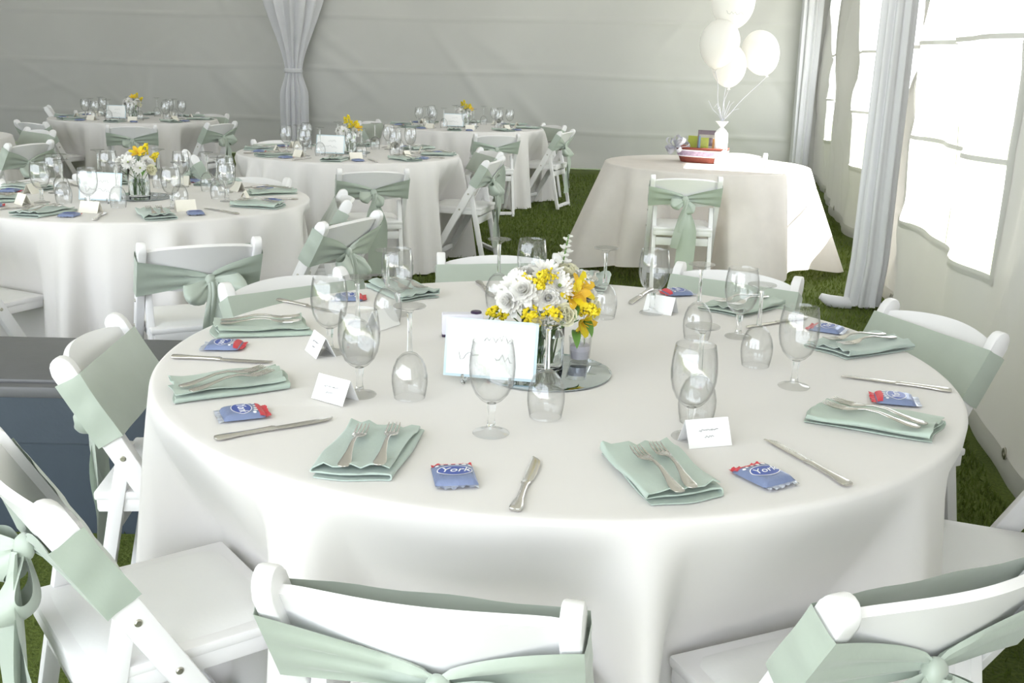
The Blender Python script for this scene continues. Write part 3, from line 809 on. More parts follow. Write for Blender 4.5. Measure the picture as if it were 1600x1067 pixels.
def number_card_parts():
    w, h = .205, .128; tl = .22
    rot = Matrix.Rotation(-tl, 4, 'X')
    b = MB(); b.box((0, 0, h / 2), (w, .003, h), None, .0008); back = b.mesh('border', 'card_edge')
    b = MB(); b.box((0, -.0022, h / 2), (w - .012, .0014, h - .012), None, .0003); card = b.mesh('card', 'paper')
    l1 = P('handwriting', squiggle(.06, .016, 21, 'pale_ink', .0008), mat4=Matrix.Translation((.015, -.0035, h * .68)))
    l2 = P('handwriting', squiggle(.12, .018, 22, 'pale_ink', .0008), mat4=Matrix.Translation((-.01, -.0035, h * .36)))
    parts = [P('border', back, mat4=Matrix.Translation((0, 0, .012)) @ rot), P('card', card, [l1, l2], mat4=Matrix.Translation((0, 0, .012)) @ rot)]
    for sx in (-.052, .052):
        b = MB(); b.tube([(sx, .055, .005), (sx, .02, .006), (sx, -.012, .008), (sx, -.022, .006), (sx, -.030, .012), (sx, -.032, .026)], [.004, .0045, .005, .005, .0045, .003], 8)
        b.tube([(sx, .052, .005), (sx, .036, .06), (sx, .028, .10)], [.004, .004, .003], 8)
        parts.append(P('easel_foot', b.mesh('easel_foot', 'glass')))
    return parts
NUMCARD = number_card_parts()

# ------------------------------------------------------------------ flowers
def frame_to(d):
    return Vector(d).normalized().to_track_quat('Z', 'Y').to_matrix().to_4x4()
def petal_strip(b, L, W, az, el, curl, base=.0, zc=0.0, n=4):
    """one petal leaving the centre at azimuth az, elevation el, curling by curl"""
    ca, sa = math.cos(az), math.sin(az)
    pts = []
    for i in range(n + 1):
        t = i / n; e = el + curl * t; pts.append((base + L * t * math.cos(el + curl * t * .5), zc + L * t * math.sin(el + curl * t * .5)))
    vs = []
    for i, (r_, z_) in enumerate(pts):
        t = i / n; w = W * (math.sin(PI * min(1, .12 + .80 * t)) ** .7)
        for k in (-1, 0, 1):
            vs.append((r_ * ca - k * w / 2 * sa, r_ * sa + k * w / 2 * ca, z_ + (.12 * w if k else 0)))
    fs = []
    for i in range(n):
        for k in range(2): fs.append((i * 3 + k, i * 3 + k + 1, i * 3 + k + 4, i * 3 + k + 3))
    b.add(vs, fs)
def f_daisy(seed, R=.038, rings=5):
    r = random.Random(seed); b = MB()
    for k in range(rings):
        n = 16 - 2 * k
        for i in range(n): petal_strip(b, R * (1 - .14 * k) * r.uniform(.9, 1.08), .0115, 2 * PI * (i + .5 * (k % 2)) / n + r.uniform(-.1, .1), .05 + .27 * k, .35 - .1 * k, .002, .001 * k)
    c = MB(); c.sphere((0, 0, .006), .0065, 10, 6, (1, 1, .6))
    return [P('petals', b.mesh('daisy_petals', 'petal', True, 80)), P('flower_heart', c.mesh('daisy_heart', 'disc_green'))]
def f_mum(seed, R=.040):
    r = random.Random(seed); b = MB()
    for k in range(6):
        n = 14
        for i in range(n): petal_strip(b, R * (1 - .1 * k) * r.uniform(.85, 1.1), .0165, 2 * PI * (i + .5 * (k % 2)) / n + r.uniform(-.15, .15), -.25 + .28 * k, .55, .001, .002 * k)
    for i in range(10): petal_strip(b, R * .5, .010, 2 * PI * i / 10 + .2, 1.15, .5, .001, .006)
    c = MB(); c.sphere((0, 0, .008), R * .26, 8, 6, (1, 1, .9))
    return [P('petals', b.mesh('mum_petals', 'petal', True, 80)), P('flower_heart', c.mesh('mum_heart', 'petal_cream'))]
def f_golden(seed, L=.055):
    r = random.Random(seed); b = MB()
    for i in range(90):
        t = r.random(); a = r.uniform(0, 2 * PI); w = .019 * (1 - .75 * t) + .002
        b.sphere((w * math.cos(a) * r.uniform(.6, 1), w * math.sin(a) * r.uniform(.6, 1), L * t), r.uniform(.003, .0046), 5, 4)
    c = MB(); c.tube([(0, 0, -.01), (0, 0, L * .9)], .0015, 5)
    return [P('florets', b.mesh('goldenrod_florets', 'yellow')), P('spike', c.mesh('goldenrod_spike', 'stem'))]
def f_lily(seed):
    r = random.Random(seed); b = MB(); c = MB()
    for i in range(6):
        petal_strip(b if i % 2 else c, .042, .022, 2 * PI * i / 6, .9, -.7, .003, 0, 6)
    s = MB()
    for i in range(5):
        a = 2 * PI * i / 5; s.tube([(0, 0, 0), (.006 * math.cos(a), .006 * math.sin(a), .02), (.011 * math.cos(a), .011 * math.sin(a), .032)], .0008, 5)
    return [P('petals', b.mesh('lily_petals', 'yellow', True, 80)), P('outer_petals', c.mesh('lily_outer', 'orange', True, 80)), P('stamens', s.mesh('stamens', 'orange'))]
def f_rose(seed, R=.022):
    b = MB()
    for k in range(4):
        n = 5
        for i in range(n): petal_strip(b, R * (1.25 - .15 * k), R * 1.25, 2 * PI * (i + .5 * (k % 2)) / n, .25 + .32 * k, .9, .002, .001 * k, 5)
    return [P('petals', b.mesh('rose_petals', 'petal_cream', True, 80))]
def f_stock(seed):
    r = random.Random(seed); b = MB(); c = MB()
    for i in range(11):
        t = i / 10; a = i * 2.4
        for k in range(5):
            ca = 2 * PI * k / 5 + a
            q = .017 * (1 - .5 * t); x = .012 * math.cos(a) * (1 - .6 * t); y = .010 * math.sin(a) * (1 - .6 * t)
            n0 = len(b.v); petal_strip(b, q, q * .9, ca, .5, .2, 0, .075 * t)
            for v in range(n0, len(b.v)): b.v[v] = (b.v[v][0] + x, b.v[v][1] + y, b.v[v][2])
    c.tube([(0, 0, -.01), (0, 0, .08)], .0018, 6)
    return [P('florets', b.mesh('stock_florets', 'petal', True, 80)), P('spike', c.mesh('stock_spike', 'stem'))]
def f_lace(seed):
    r = random.Random(seed); b = MB(); c = MB()
    for i in range(34):
        a = r.uniform(0, 6.28); q = .026 * math.sqrt(r.random()); z = .020 - .012 * (q / .026) ** 2
        b.sphere((q * math.cos(a), q * math.sin(a), z), .0032, 5, 4, (1, 1, .7))
        if i % 3 == 0: c.tube([(0, 0, -.005), (q * math.cos(a), q * math.sin(a), z - .002)], .0007, 4)
    return [P('florets', b.mesh('lace_florets', 'petal')), P('spokes', c.mesh('lace_spokes', 'stem'))]
FL = dict(daisy=[f_daisy(1), f_daisy(2, .034)], mum=[f_mum(3), f_mum(4, .036)], golden=[f_golden(5), f_golden(6, .045)], lily=[f_lily(7)], rose=[f_rose(8, .026)], stock=[f_stock(9)], lace=[f_lace(10)])
FNAME = dict(daisy='daisy', mum='chrysanthemum', golden='goldenrod', lily='lily', rose='rose', stock='stock_flower', lace='lace_flower')
def leaf_mesh(L, W, droop):
    b = MB(); n = 7
    def fn(i, j):
        t = i / n; k = j - 1; w = W * max(0.0, math.sin(PI * min(1, .08 + .92 * t))) ** .8 * (1 if t < 1 else 0)
        return (k * w / 2, L * t * math.cos(droop * t), -L * t * math.sin(droop * t) * .8 + .15 * w * abs(k))
    b.grid(n, 2, fn); return b.mesh('leaf', 'leaf', True, 80)
LEAF = [leaf_mesh(.06, .018, .8), leaf_mesh(.045, .014, 1.2)]

def flower(kind, var, head, d, foot, label, group, scale=1.0, leaves=0, fscale=1.0):
    """head, foot: world points; d: direction the bloom faces"""
    parts = FL[kind][var % len(FL[kind])]
    head = Vector(head); foot = Vector(foot)
    e = link(FNAME[kind], None); e.location = foot; e.empty_display_size = .02
    tag(e, label, 'flower', group)
    m = Matrix.Translation(head - foot) @ frame_to(d) @ Matrix.Scale(fscale, 4)
    for p_ in parts:
        o_ = link(p_['name'], p_['me'], e); o_.matrix_local = m
    b = MB(); hd_ = head - foot; mid = hd_ * .55 + Vector((-hd_.x * .35, -hd_.y * .35, 0))
    b.tube([(0, 0, 0), tuple(mid * .6), tuple(mid), tuple(hd_ - Vector(d).normalized() * .004)], .0016 * scale, 5)
    st = link('stem', b.mesh('flower_stem', 'stem'), e)
    for k in range(leaves):
        lf = link('leaf', LEAF[k % 2], e); lf.location = hd_ * (.90 - .05 * k) + Vector((0, 0, -.012)); lf.rotation_euler = (.2, 0, math.atan2(-d[0], d[1]) + (k - .5) * 1.6); lf.scale = (scale * 1.15,) * 3
    return e

def vase_parts(R=.050, H=.128):
    b = MB(); b.lathe([(0, 0), (R - .002, 0), (R, .002), (R, H - .001), (R - .001, H), (R - .003, H - .001), (R - .003, .008), (0, .008)], 40); g = b.mesh('vase_glass', 'glass', True, 50)
    b = MB(); b.lathe([(0, .0085), (R - .0034, .0085), (R - .0034, H * .55), (0, H * .55)], 40); wt = b.mesh('vase_water', 'water', True, 50)
    return [P('body', g), P('water', wt)]
VASE = vase_parts()
mb = MB(); mb.lathe([(0, 0), (.150, 0), (.152, .0015), (.152, .004), (.146, .0058), (0, .0058)], 72); MIRROR = mb.mesh('mirror', 'mirror', True, 30)
def votive_parts():
    R, H = .0235, .060
    b = MB(); b.lathe([(0, 0), (R - .002, 0), (R - .0005, .002), (R + .0035, H), (R + .0022, H + .0008), (R + .0012, H), (R - .0025, .008), (0, .008)], 28); g = b.mesh('votive_glass', 'thin_glass', True, 50)
    b = MB(); b.lathe([(0, .0085), (R - .0028, .0085), (R + .0000, .040), (0, .0395)], 28); w = b.mesh('wax', 'wax', True, 50)
    b = MB(); b.tube([(0, 0, .0395), (.001, 0, .049)], .0009, 5); k = b.mesh('wick', 'ink')
    return [P('holder', g), P('wax', w, [P('wick', k)])]
VOTIVE = votive_parts()

def rel(cx, cy, ang, r): return Vector((cx + r * math.cos(ang), cy + r * math.sin(ang), ZT))

# ================================================================== MAIN TABLE
TC = Vector((.1003, 2.4034, 0)); TR = .914
main_chairs = [   # pixel pair of the back's two top corners, label, sash variant
    (((405, 893), (905, 958)), 'white folding chair seen from behind, cropped by the bottom edge left of centre', 0),
    (((1310, 945), (1600, 868)), 'white folding chair in the bottom right corner with bow at its back', 1),
    (((1390, 468), (1575, 525)), 'white folding chair at the right edge beside the clear tent windows', 2),
    (((1062, 412), (1252, 434)), 'white folding chair behind the table, in front of the gift table', 2),
    (((686, 398), (872, 397)), 'white folding chair directly behind the yellow and white flowers', 1),
    (((345, 446), (532, 418)), 'white folding chair at the back left of the near table, behind the goblets', 3),
    (((190, 500), (82, 560)), 'white folding chair at left edge of near table beside the slate storage bin', 3),
    (((0, 660), (72, 770)), 'white folding chair in the bottom left corner with open seat and trailing sash', 4),
]
cd = []
for (a, b_), lab, var in main_chairs:
    A = at(*a, CH); B = at(*b_, CH); m_ = (A + B) / 2; dl = (TC - m_); face = R2D(math.atan2(dl.y, dl.x))
    if 'bottom left corner' in lab: m_ = Vector((-.835, 1.63, 0)); face = 37
    if 'right edge' in lab: face -= 2
    if 'bottom right' in lab: m_ += Vector((.045, .01, 0))
    if 'left edge' in lab: m_ = Vector((-1.03, 2.45, 0)); face = 5
    chair(m_.x, m_.y, face, lab, var)
    dd = m_.xy - TC.xy; cd.append((math.atan2(dd.y, dd.x), dd.length - .25))
# ninth chair, its back outside the frame on the right, its seat in view
a9 = D2R(-21); m_ = TC + Vector((math.cos(a9), math.sin(a9), 0)) * 1.23
chair(m_.x, m_.y, R2D(a9) + 180, 'white folding chair at the right whose seat shows beside the hanging tablecloth', 1)
cd.append((a9, 1.23 - .25))
table('main', TC.x, TC.y, TR, 'large round folding table under the nearest white cloth')
lay_cloth(TC.x, TC.y, TR, cd, 'white floor-length cloth on the large round table in the foreground', 13, .034, .06, 2, NA=360)

SEATS = dict(   # seat angle, phrase, place-card yes/no
    A=(-100, 'front setting left of centre'), B=(-63, 'front setting right of centre'), C=(-19, 'right edge setting nearest the camera'),
    D=(26, 'setting before the right edge chair'), E=(62, 'back right setting'), F=(96, 'setting hidden behind the flowers'),
    G=(134, 'back left setting behind goblets'), H=(177, 'upper setting at the left edge'), I=(-143, 'lower setting at the left edge'))
def tab(px, py, dz=0): return at(px, py, ZT + dz)
def seg(a, b_, dz=0):
    A = tab(*a, dz); B = tab(*b_, dz); m_ = (A + B) / 2; d = B - A
    return m_, math.atan2(d.y, d.x) - PI / 2, d.length
# napkins: outer end -> inner end in the photo
NAPS = dict(A=((545, 745), (607, 671)), B=((1083, 785), (985, 693)), C=((1463, 673), (1271, 642)), D=((1402, 533), (1285, 549)), H=((330, 515), (483, 510)), I=((268, 612), (448, 589)))
NAPC = dict(E=(1160, 482), F=(918, 445), G=(628, 457))
nap_pose = {}
for k in 'ABCDEFGHI':
    if k in NAPS: m_, rz, ln_ = seg(*NAPS[k], dz=.008)
    else:
        m_ = tab(*NAPC[k]); dl = TC - m_; rz = math.atan2(dl.y, dl.x) - PI / 2
    m_.z = ZT + .0012; nap_pose[k] = (m_, rz)
    v = 'ABCDEFGHI'.index(k)
    single('napkin', NAP[v % 3], m_, rz, 'folded sage green cloth napkin of the ' + SEATS[k][1], 'napkin', 'folded napkins on the near table')
FORKS = dict(A=[((535, 737), (569, 672)), ((590, 737), (618, 668))], B=[((1062, 775), (993, 708)), ((1092, 779), (1015, 693))], C=[((1450, 669), (1300, 630))], I=[((287, 608), (405, 582))])
for k in 'ABCDEFGHI':
    m0, rz0 = nap_pose[k]; fs_ = []
    for a, b_ in FORKS.get(k, []):
        m_, rz, _ = seg(a, b_, .02); fs_.append((m_, rz))
    side = Vector((math.cos(rz0), math.sin(rz0), 0))
    if len(fs_) == 0: fs_ = [(m0 - side * .022, rz0 + .03), (m0 + side * .020, rz0 - .05)]
    if len(fs_) == 1:
        s_ = Vector((math.cos(fs_[0][1]), math.sin(fs_[0][1]), 0)); fs_.append((fs_[0][0] + s_ * (.036 if k != 'C' else -.034), fs_[0][1] + .04))
    for q, (m_, rz) in enumerate(fs_):
        m_ = Vector((m_.x, m_.y, ZT + NAP_TOP + .0035))
        thing('fork', FORK, m_, rz, ('left' if q == (1 if k == 'C' else 0) else 'right') + ' steel fork on the napkin of the ' + SEATS[k][1], 'fork', 'forks on the near table')
KN = dict(A=((805, 797), (838, 716)), B=((1328, 760), (1198, 686)), C=((1482, 611), (1319, 588)), D=((1245, 507), (1180, 502)), E=((985, 470), (1016, 456)), F=((742, 434), (752, 446)), G=((462, 471), (500, 486)), H=((272, 558), (421, 566)), I=((340, 686), (517, 654)))
for k in 'ABCDEFGHI':
    m_, rz, ln_ = seg(*KN[k], dz=.003)
    if k in 'DEFG':
        dl = TC - m_; rz = math.atan2(dl.y, dl.x) - PI / 2
    m_.z = ZT + .0012
    if k == 'F': m_ = rel(TC.x, TC.y, D2R(104), .76); m_.z += .0012
    thing('dinner_knife', KNIFE, m_, rz, 'steel dinner knife laid at the ' + SEATS[k][1], 'knife', 'knives on the near table')
CN = dict(A=(710, 745, 100), B=(1193, 745, 122), C=(1398, 625, 168), D=(1292, 515, 150), E=(1058, 458, 195), F=(0, 0, 0), G=(545, 466, 10), H=(350, 541, 3), I=(379, 647, 24))
for k, (x, y, a) in CN.items():
    m_ = tab(x, y, .004) if x else rel(TC.x, TC.y, D2R(97), .76); m_.z = ZT + .0014
    thing('candy_packet', CANDY, m_, D2R(a), 'blue foil mint packet with red end at the ' + SEATS[k][1], 'candy', 'mint packets on the near table')
CD = dict(B=((1076, 702), (1143, 696)), H=((468, 553), (505, 556)), I=((487, 622), (537, 636)), E=((1022, 486), (1052, 486)), G=((575, 512), (600, 505)))
for k, (a, b_) in CD.items():
    A = tab(*a); B = tab(*b_); m_ = (A + B) / 2; d = B - A; rz = math.atan2(d.y, d.x)
    if k in 'EG': dl = TC - m_; rz = math.atan2(dl.y, dl.x) - PI / 2
    if k == 'H': rz = D2R(-62)
    m_.z = ZT + .0012
    m_ += Vector((-math.sin(rz), math.cos(rz), 0)) * .022
    thing('place_card', CARD, m_, rz, 'white folded place card standing at the ' + SEATS[k][1], 'place card', 'place cards on the near table')
GB = dict(A=(767, 678), I=(562, 618), B=(1077, 684), C=(1240, 605), D=(1153, 527), E=(1018, 490), H=(516, 552), G=(621, 492), F=(829, 470))
for k, (x, y) in GB.items():
    m_ = tab(x, y); m_.z = ZT + .0012
    thing('water_goblet', GOBLET, m_, random.uniform(0, 6), 'clear stemmed water goblet standing upright at the ' + SEATS[k][1], 'goblet', 'water goblets on the near table')
WB = dict(A=(852, 652), I=(640, 622), C=(1180, 572), B=(1087, 660), D=(1088, 530), E=(942, 497), H=(560, 563), G=(606, 505), F=(778, 480))
for k, (x, y) in WB.items():
    m_ = tab(x, y); m_.z = ZT + .0012
    thing('wine_glass', WINE, m_, random.uniform(0, 6), 'clear wine glass turned upside down at the ' + SEATS[k][1], 'wine glass', 'upturned wine glasses on the near table')
# centrepiece
MC = Vector((.075, 2.285, ZT + .0012))
single('mirror_plate', MIRROR, MC, 0, 'round frameless mirror lying under the near flower vase', 'mirror')
VB = Vector((MC.x - .005, MC.y + .045, MC.z + .0062))
thing('flower_vase', VASE, VB, 0, 'clear glass cylinder vase holding the near bouquet on the mirror', 'vase')
vp = tab(905, 569); thing('votive_candle', VOTIVE, Vector((vp.x, vp.y, MC.z + .0062)), .4, 'pale lavender candle in a clear glass holder beside the vase', 'candle')
ca = tab(692, 598); cb_ = tab(836, 610); cm = (ca + cb_) / 2; cdv = cb_ - ca
thing('table_card', NUMCARD, Vector((cm.x, cm.y + .015, ZT + .0012)), math.atan2(cdv.y, cdv.x), 'white card with pale blue border on a clear easel before the near vase', 'card')
# disposable camera box behind the card
def camera_box():
    b = MB(); b.box((0, 0, .030), (.105, .032, .058), None, .003); body = b.mesh('box', 'box_white')
    b = MB(); b.box((0, 0, .0035), (.1055, .0325, .007), None, .001); base = b.mesh('base_stripe', 'plum')
    b = MB(); b.lathe([(0, 0), (.014, 0), (.014, .004), (.012, .006), (0, .006)], 20); dial = b.mesh('dial', 'plum')
    b = MB(); b.box((0, -.0165, .033), (.07, .001, .034), None, .0003); pan = b.mesh('label_panel', 'white_print')
    return [P('box', body), P('base_stripe', base), P('dial', dial, mat4=Matrix.Translation((.034, 0, .0585))), P('label_panel', pan)]
ba = tab(688, 527); thing('camera_box', camera_box(), Vector((ba.x + .055, ba.y + .02, ZT + .0012)), .1, 'small white single-use camera box behind the bordered card', 'camera')

def bouquet(cx, cy, zb, H, spec, lab, group, sc=1.0, seed=0):
    """spec: (kind, variant, dx, dy, dz above the rim, facing) -> flower things standing in the vase"""
    r = random.Random(seed); made = {}
    for q, (kind, var, x, y, z, d, lv) in enumerate(spec):
        a = r.uniform(0, 6.28); foot = (cx + .018 * sc * math.cos(a), cy + .018 * sc * math.sin(a), zb + .012)
        hw = 'left' if x < -.035 else 'right' if x > .035 else 'middle'
        vw = 'low ' if z < .025 else 'high ' if z > .062 else ''
        fl_ = flower(kind, var, (cx + x * sc, cy + y * sc, zb + H + z * sc), d, foot, lab[kind][0] + ', ' + vw + ('rear ' if y > .015 else '') + hw + ' of the ' + lab[kind][1], group, sc, lv, sc)
        made.setdefault(fl_['label'], []).append((x + z * .001, fl_))
    for lb, fs_ in made.items():
        if len(fs_) > 1:
            fs_.sort(key=lambda t: t[0])
            words = ['the left one', 'the right one'] if len(fs_) == 2 else [w + ' from the left' for w in ('first', 'second', 'third', 'fourth', 'fifth')]
            for (x_, f_), w in zip(fs_, words): f_['label'] = lb + ', ' + w
FLAB = lambda where: {k: (v, where) for k, v in dict(daisy='white daisy-like bloom', mum='full white chrysanthemum', golden='yellow goldenrod spray', lily='yellow lily', rose='cream rose bud', stock='tall white flower spike', lace='lacy white floret cluster').items()}
near = [
    ('mum', 0, -.075, -.02, .035, (-.8, -.5, .5), 1), ('mum', 1, -.055, .03, .062, (-.6, .1, .8), 0), ('daisy', 0, -.065, -.035, .062, (-.5, -.6, .7), 0),
    ('mum', 0, -.03, -.05, .045, (-.2, -.9, .5), 0), ('daisy', 1, -.085, .01, .015, (-.9, -.3, .2), 1), ('golden', 0, -.05, -.045, .075, (.55, -.35, -.05), 0),
    ('daisy', 0, .005, -.03, .088, (.1, -.6, .8), 0), ('mum', 1, .005, -.06, .040, (.1, -.95, .3), 0), ('golden', 1, -.035, -.068, .012, (.35, -.6, -.35), 0),
    ('golden', 0, -.010, -.070, .015, (-.3, -.6, -.7), 1), ('golden', 1, .015, -.066, .022, (.3, -.7, -.3), 0), ('golden', 1, -.085, -.045, .002, (-.9, -.3, .1), 0),
    ('lily', 0, .060, -.045, .040, (.4, -.8, .6), 1), ('lily', 0, .080, -.05, -.012, (.7, -.6, -.4), 2), ('rose', 0, .040, -.070, .005, (.3, -.9, .3), 0),
    ('rose', 0, .045, .01, .080, (.3, -.4, .9), 0), ('stock', 0, .038, .01, .095, (.15, -.15, .95), 1), ('mum', 0, .085, -.005, .035, (.8, -.4, .4), 0),
    ('mum', 1, .070, .04, .060, (.6, .3, .8), 1), ('lace', 0, -.02, -.062, -.004, (-.1, -.9, .3), 0), ('lace', 0, .020, -.066, -.006, (.2, -.9, .2), 0),
    ('golden', 1, .082, -.045, .020, (.8, -.5, -.1), 0), ('daisy', 1, .0, .05, .075, (0, .5, .8), 0), ('lace', 0, .085, .0, .070, (.5, -.3, .8), 0), ('mum', 0, -.03, .055, .06, (-.3, .6, .7), 1),
    ('mum', 1, -.075, -.055, .030, (-.6, -.8, .2), 1), ('daisy', 0, .03, -.05, .065, (.3, -.8, .6), 0), ('mum', 1, -.045, -.065, .055, (-.3, -.8, .5), 0), ('golden', 0, .015, -.045, .085, (-.4, -.6, .2), 1), ('lily', 0, .072, -.03, .055, (.7, -.6, .5), 2), ('rose', 0, .098, -.03, .012, (.9, -.4, .1), 1), ('golden', 1, -.03, -.075, -.012, (.0, -.8, -.5), 0),
]
bouquet(VB.x, VB.y, VB.z, .128, near, FLAB('near bouquet'), 'flowers of the near bouquet', 1.0, 3)

# ================================================================== BACKGROUND TABLES
far_spec = [('mum', 0, -.06, -.03, .03, (-.6, -.6, .5), 0), ('daisy', 0, -.02, -.06, .035, (-.1, -.9, .5), 0), ('mum', 1, .055, -.03, .03, (.6, -.6, .5), 1), ('daisy', 1, .03, -.055, .01, (.3, -.9, .2), 0),
            ('daisy', 0, -.075, -.03, -.005, (-.7, -.6, .2), 0), ('lily', 0, .01, -.02, .07, (.1, -.6, .8), 0), ('golden', 0, .03, .01, .07, (.3, -.2, .9), 0), ('mum', 0, 0, .03, .06, (0, .2, .9), 1), ('mum', 1, -.045, .03, .05, (-.5, .2, .8), 0), ('golden', 1, .06, .02, .045, (.6, 0, .6), 1), ('rose', 0, .07, -.045, .0, (.7, -.6, .2), 0)]
yel_spec = [('mum', 0, -.06, -.03, .02, (-.6, -.6, .5), 0), ('daisy', 0, -.03, -.06, .02, (-.1, -.9, .5), 0), ('mum', 1, .05, -.04, .015, (.6, -.6, .5), 1), ('golden', 0, .01, -.03, .05, (.3, -.4, .8), 0), ('golden', 1, .04, -.02, .06, (.5, -.2, .8), 1), ('golden', 0, .0, .0, .08, (-.1, -.1, 1), 0), ('lily', 0, .06, -.02, .04, (.6, -.5, .6), 0), ('daisy', 1, -.05, .03, .04, (-.4, .1, .9), 0), ('golden', 1, -.02, .02, .075, (-.3, 0, .9), 1), ('mum', 0, .01, .04, .04, (0, .4, .8), 0)]

def bg_table(key, cx, cy, R, off, n, where, chairs, spec, seed, cutlery=True, folds=19, amp=.045):
    r = random.Random(seed)
    cds = []
    for x, y, lab, var in chairs:
        dx, dy = cx - x, cy - y; face = R2D(math.atan2(dy, dx)); chair(x, y, face, lab, var); cds.append((math.atan2(-dy, -dx), math.hypot(dx, dy) - .25))
    table(key, cx, cy, R, 'round folding table under the white cloth, ' + where)
    lay_cloth(cx, cy, R, cds, 'white pleated cloth over the round table, ' + where, folds, amp, .05, seed, NA=264, sharp=.8)
    for k in range(n):
        th = D2R(off) + 2 * PI * k / n; j = lambda s: r.uniform(-s, s)
        sec = int(round(((R2D(th) + 90) % 360) / 45)) % 8
        spot = ['nearest us', 'at front right', 'at the right side', 'at back right', 'at the far side', 'at back left', 'at the left side', 'at front left'][sec]
        tb_ = ' ' + spot + ' of the table ' + where
        def pos(da, rr, dz=.0012):
            v = rel(cx, cy, th + D2R(da) + j(.02), rr + j(.012)); v.z += dz; return v
        inward = lambda v: math.atan2(cy - v.y, cx - v.x) - PI / 2
        v = pos(-16, R - .16); rz = inward(v) + j(.12)
        single('napkin', NAP[k % 3], v, rz, 'folded sage napkin' + tb_, 'napkin', 'napkins on table ' + where)
        if cutlery:
            sd = Vector((math.cos(rz), math.sin(rz), 0))
            for q in (-.02, .02):
                f_ = v + sd * q; f_.z = ZT + NAP_TOP + .0035
                thing('fork', FORK, f_, rz + j(.08), ('fork nearer the knife' if q > 0 else 'fork farther from the knife') + tb_, 'fork', 'forks on table ' + where)
            v = pos(9, R - .17); thing('dinner_knife', KNIFE, v, inward(v) + j(.1), 'steel dinner knife' + tb_, 'knife', 'knives on table ' + where)
        v = pos(-2, R - .15, .0014); thing('candy_packet', CANDY_FAR, v, inward(v) + PI / 2 + j(.3), 'blue foil mint packet' + tb_, 'candy', 'mint packets on table ' + where)
        v = pos(-1, R - .28); thing('place_card', CARD_FAR, v, inward(v) + j(.2), 'cream folded place card' + tb_, 'place card', 'place cards on table ' + where)
        v = pos(-5, R - .36); thing('water_goblet', GOBLET, v, 0, 'upright clear water goblet' + tb_, 'goblet', 'goblets on table ' + where)
        v = pos(7, R - .43); thing('wine_glass', WINE, v, 0, 'upturned clear wine glass' + tb_, 'wine glass', 'wine glasses on table ' + where)
    zc = ZT + .0012
    single('mirror_plate', MIRROR, (cx, cy, zc), 0, 'round mirror under the vase on the table, ' + where, 'mirror')
    thing('flower_vase', VASE, (cx, cy, zc + .0062), 0, 'glass vase of flowers on the round table, ' + where, 'vase')
    bouquet(cx, cy, zc + .0062, .128, spec, FLAB('bouquet, table ' + where), 'flowers on table ' + where, 1.0, seed)
    thing('table_card', NUMCARD, (cx - .10, cy - .235, zc), -.12, 'white bordered card before the vase on the table, ' + where, 'card')

bg_table('T2', -1.80, 5.02, .80, -48, 8, 'left of the foreground',
    [(-1.15, 3.80, 'white folding chair with a large side bow in front of the left table', 0),
     (-.70, 4.50, 'white folding chair with big bow right of the left table, back towards us', 1),
     (-.84, 5.22, 'white folding chair showing its dark flat sash, right behind the left table', 2),
     (-1.47, 5.95, 'white folding chair with low back behind the right half of left table', 2),
     (-2.55, 5.62, 'white folding chair with pale sash at back left of the left table', 3),
     (-2.32, 3.98, 'white folding chair cut off by the left edge, in front of the left table', 3)], far_spec, 21, True, 23, .075)
bg_table('T3', -1.22, 7.72, .80, -75, 8, 'in the middle',
    [(-.88, 6.50, 'white folding chair with long tails facing away in front of the middle table', 2),
     (-.15, 7.45, 'white folding chair side-on with bow at the right of middle table', 1),
     (-.20, 8.15, 'white folding chair with flat dark sash behind right of the middle table', 2),
     (-1.95, 8.62, 'white folding chair with bare white back behind the middle table', 3),
     (-2.25, 7.25, 'white folding chair with olive sash left of the middle table', 2)], yel_spec, 22, True, 23, .075)
bg_table('T4', -.56, 11.15, .83, -80, 8, 'at the back right',
    [(-.19, 9.95, 'white folding chair facing away in front of the back right table', 2),
     (.50, 10.75, 'white folding chair side-on at the right of back right table', 1),
     (.40, 11.75, 'white folding chair with dark sash behind the back right table', 2),
     (-1.62, 11.55, 'white folding chair with olive sash left of the back right table', 3)], yel_spec, 23, False, 23, .075)
bg_table('T5', -3.95, 11.0, .83, -70, 8, 'at the back left',
    [(-3.55, 9.80, 'white folding chair facing away in front of the back left table', 2),
     (-2.92, 10.55, 'white folding chair with bow at the right of back left table', 0),
     (-4.55, 9.95, 'white folding chair at the front left of back left table', 3),
     (-3.45, 12.1, 'white folding chair with flat sash behind the back left table', 2),
     (-4.75, 12.0, 'white folding chair with pale back behind left of back left table', 3)], far_spec, 24, False, 23, .075)
# sixth table, only its edge in frame at the far left
C6 = (-4.75, 8.15)
cd6 = []
for x, y, lab, var in ((-3.55, 7.75, 'white folding chair with bow beside the table cropped at the left edge', 1), (-4.05, 9.05, 'white folding chair tucked at the table cropped by left edge', 3)):
    dx, dy = C6[0] - x, C6[1] - y; chair(x, y, R2D(math.atan2(dy, dx)), lab, var); cd6.append((math.atan2(-dy, -dx), math.hypot(dx, dy) - .25))
table('T6', C6[0], C6[1], .80, 'round folding table under cloth, cropped by the left edge')
lay_cloth(C6[0], C6[1], .80, cd6, 'white pleated cloth on the table cropped by the left edge', 19, .045, .05, 31, NA=240)
chair(-5.55, 12.6, 20, 'bare folding chair without sash against the back wall at far left', 0, sash=False)

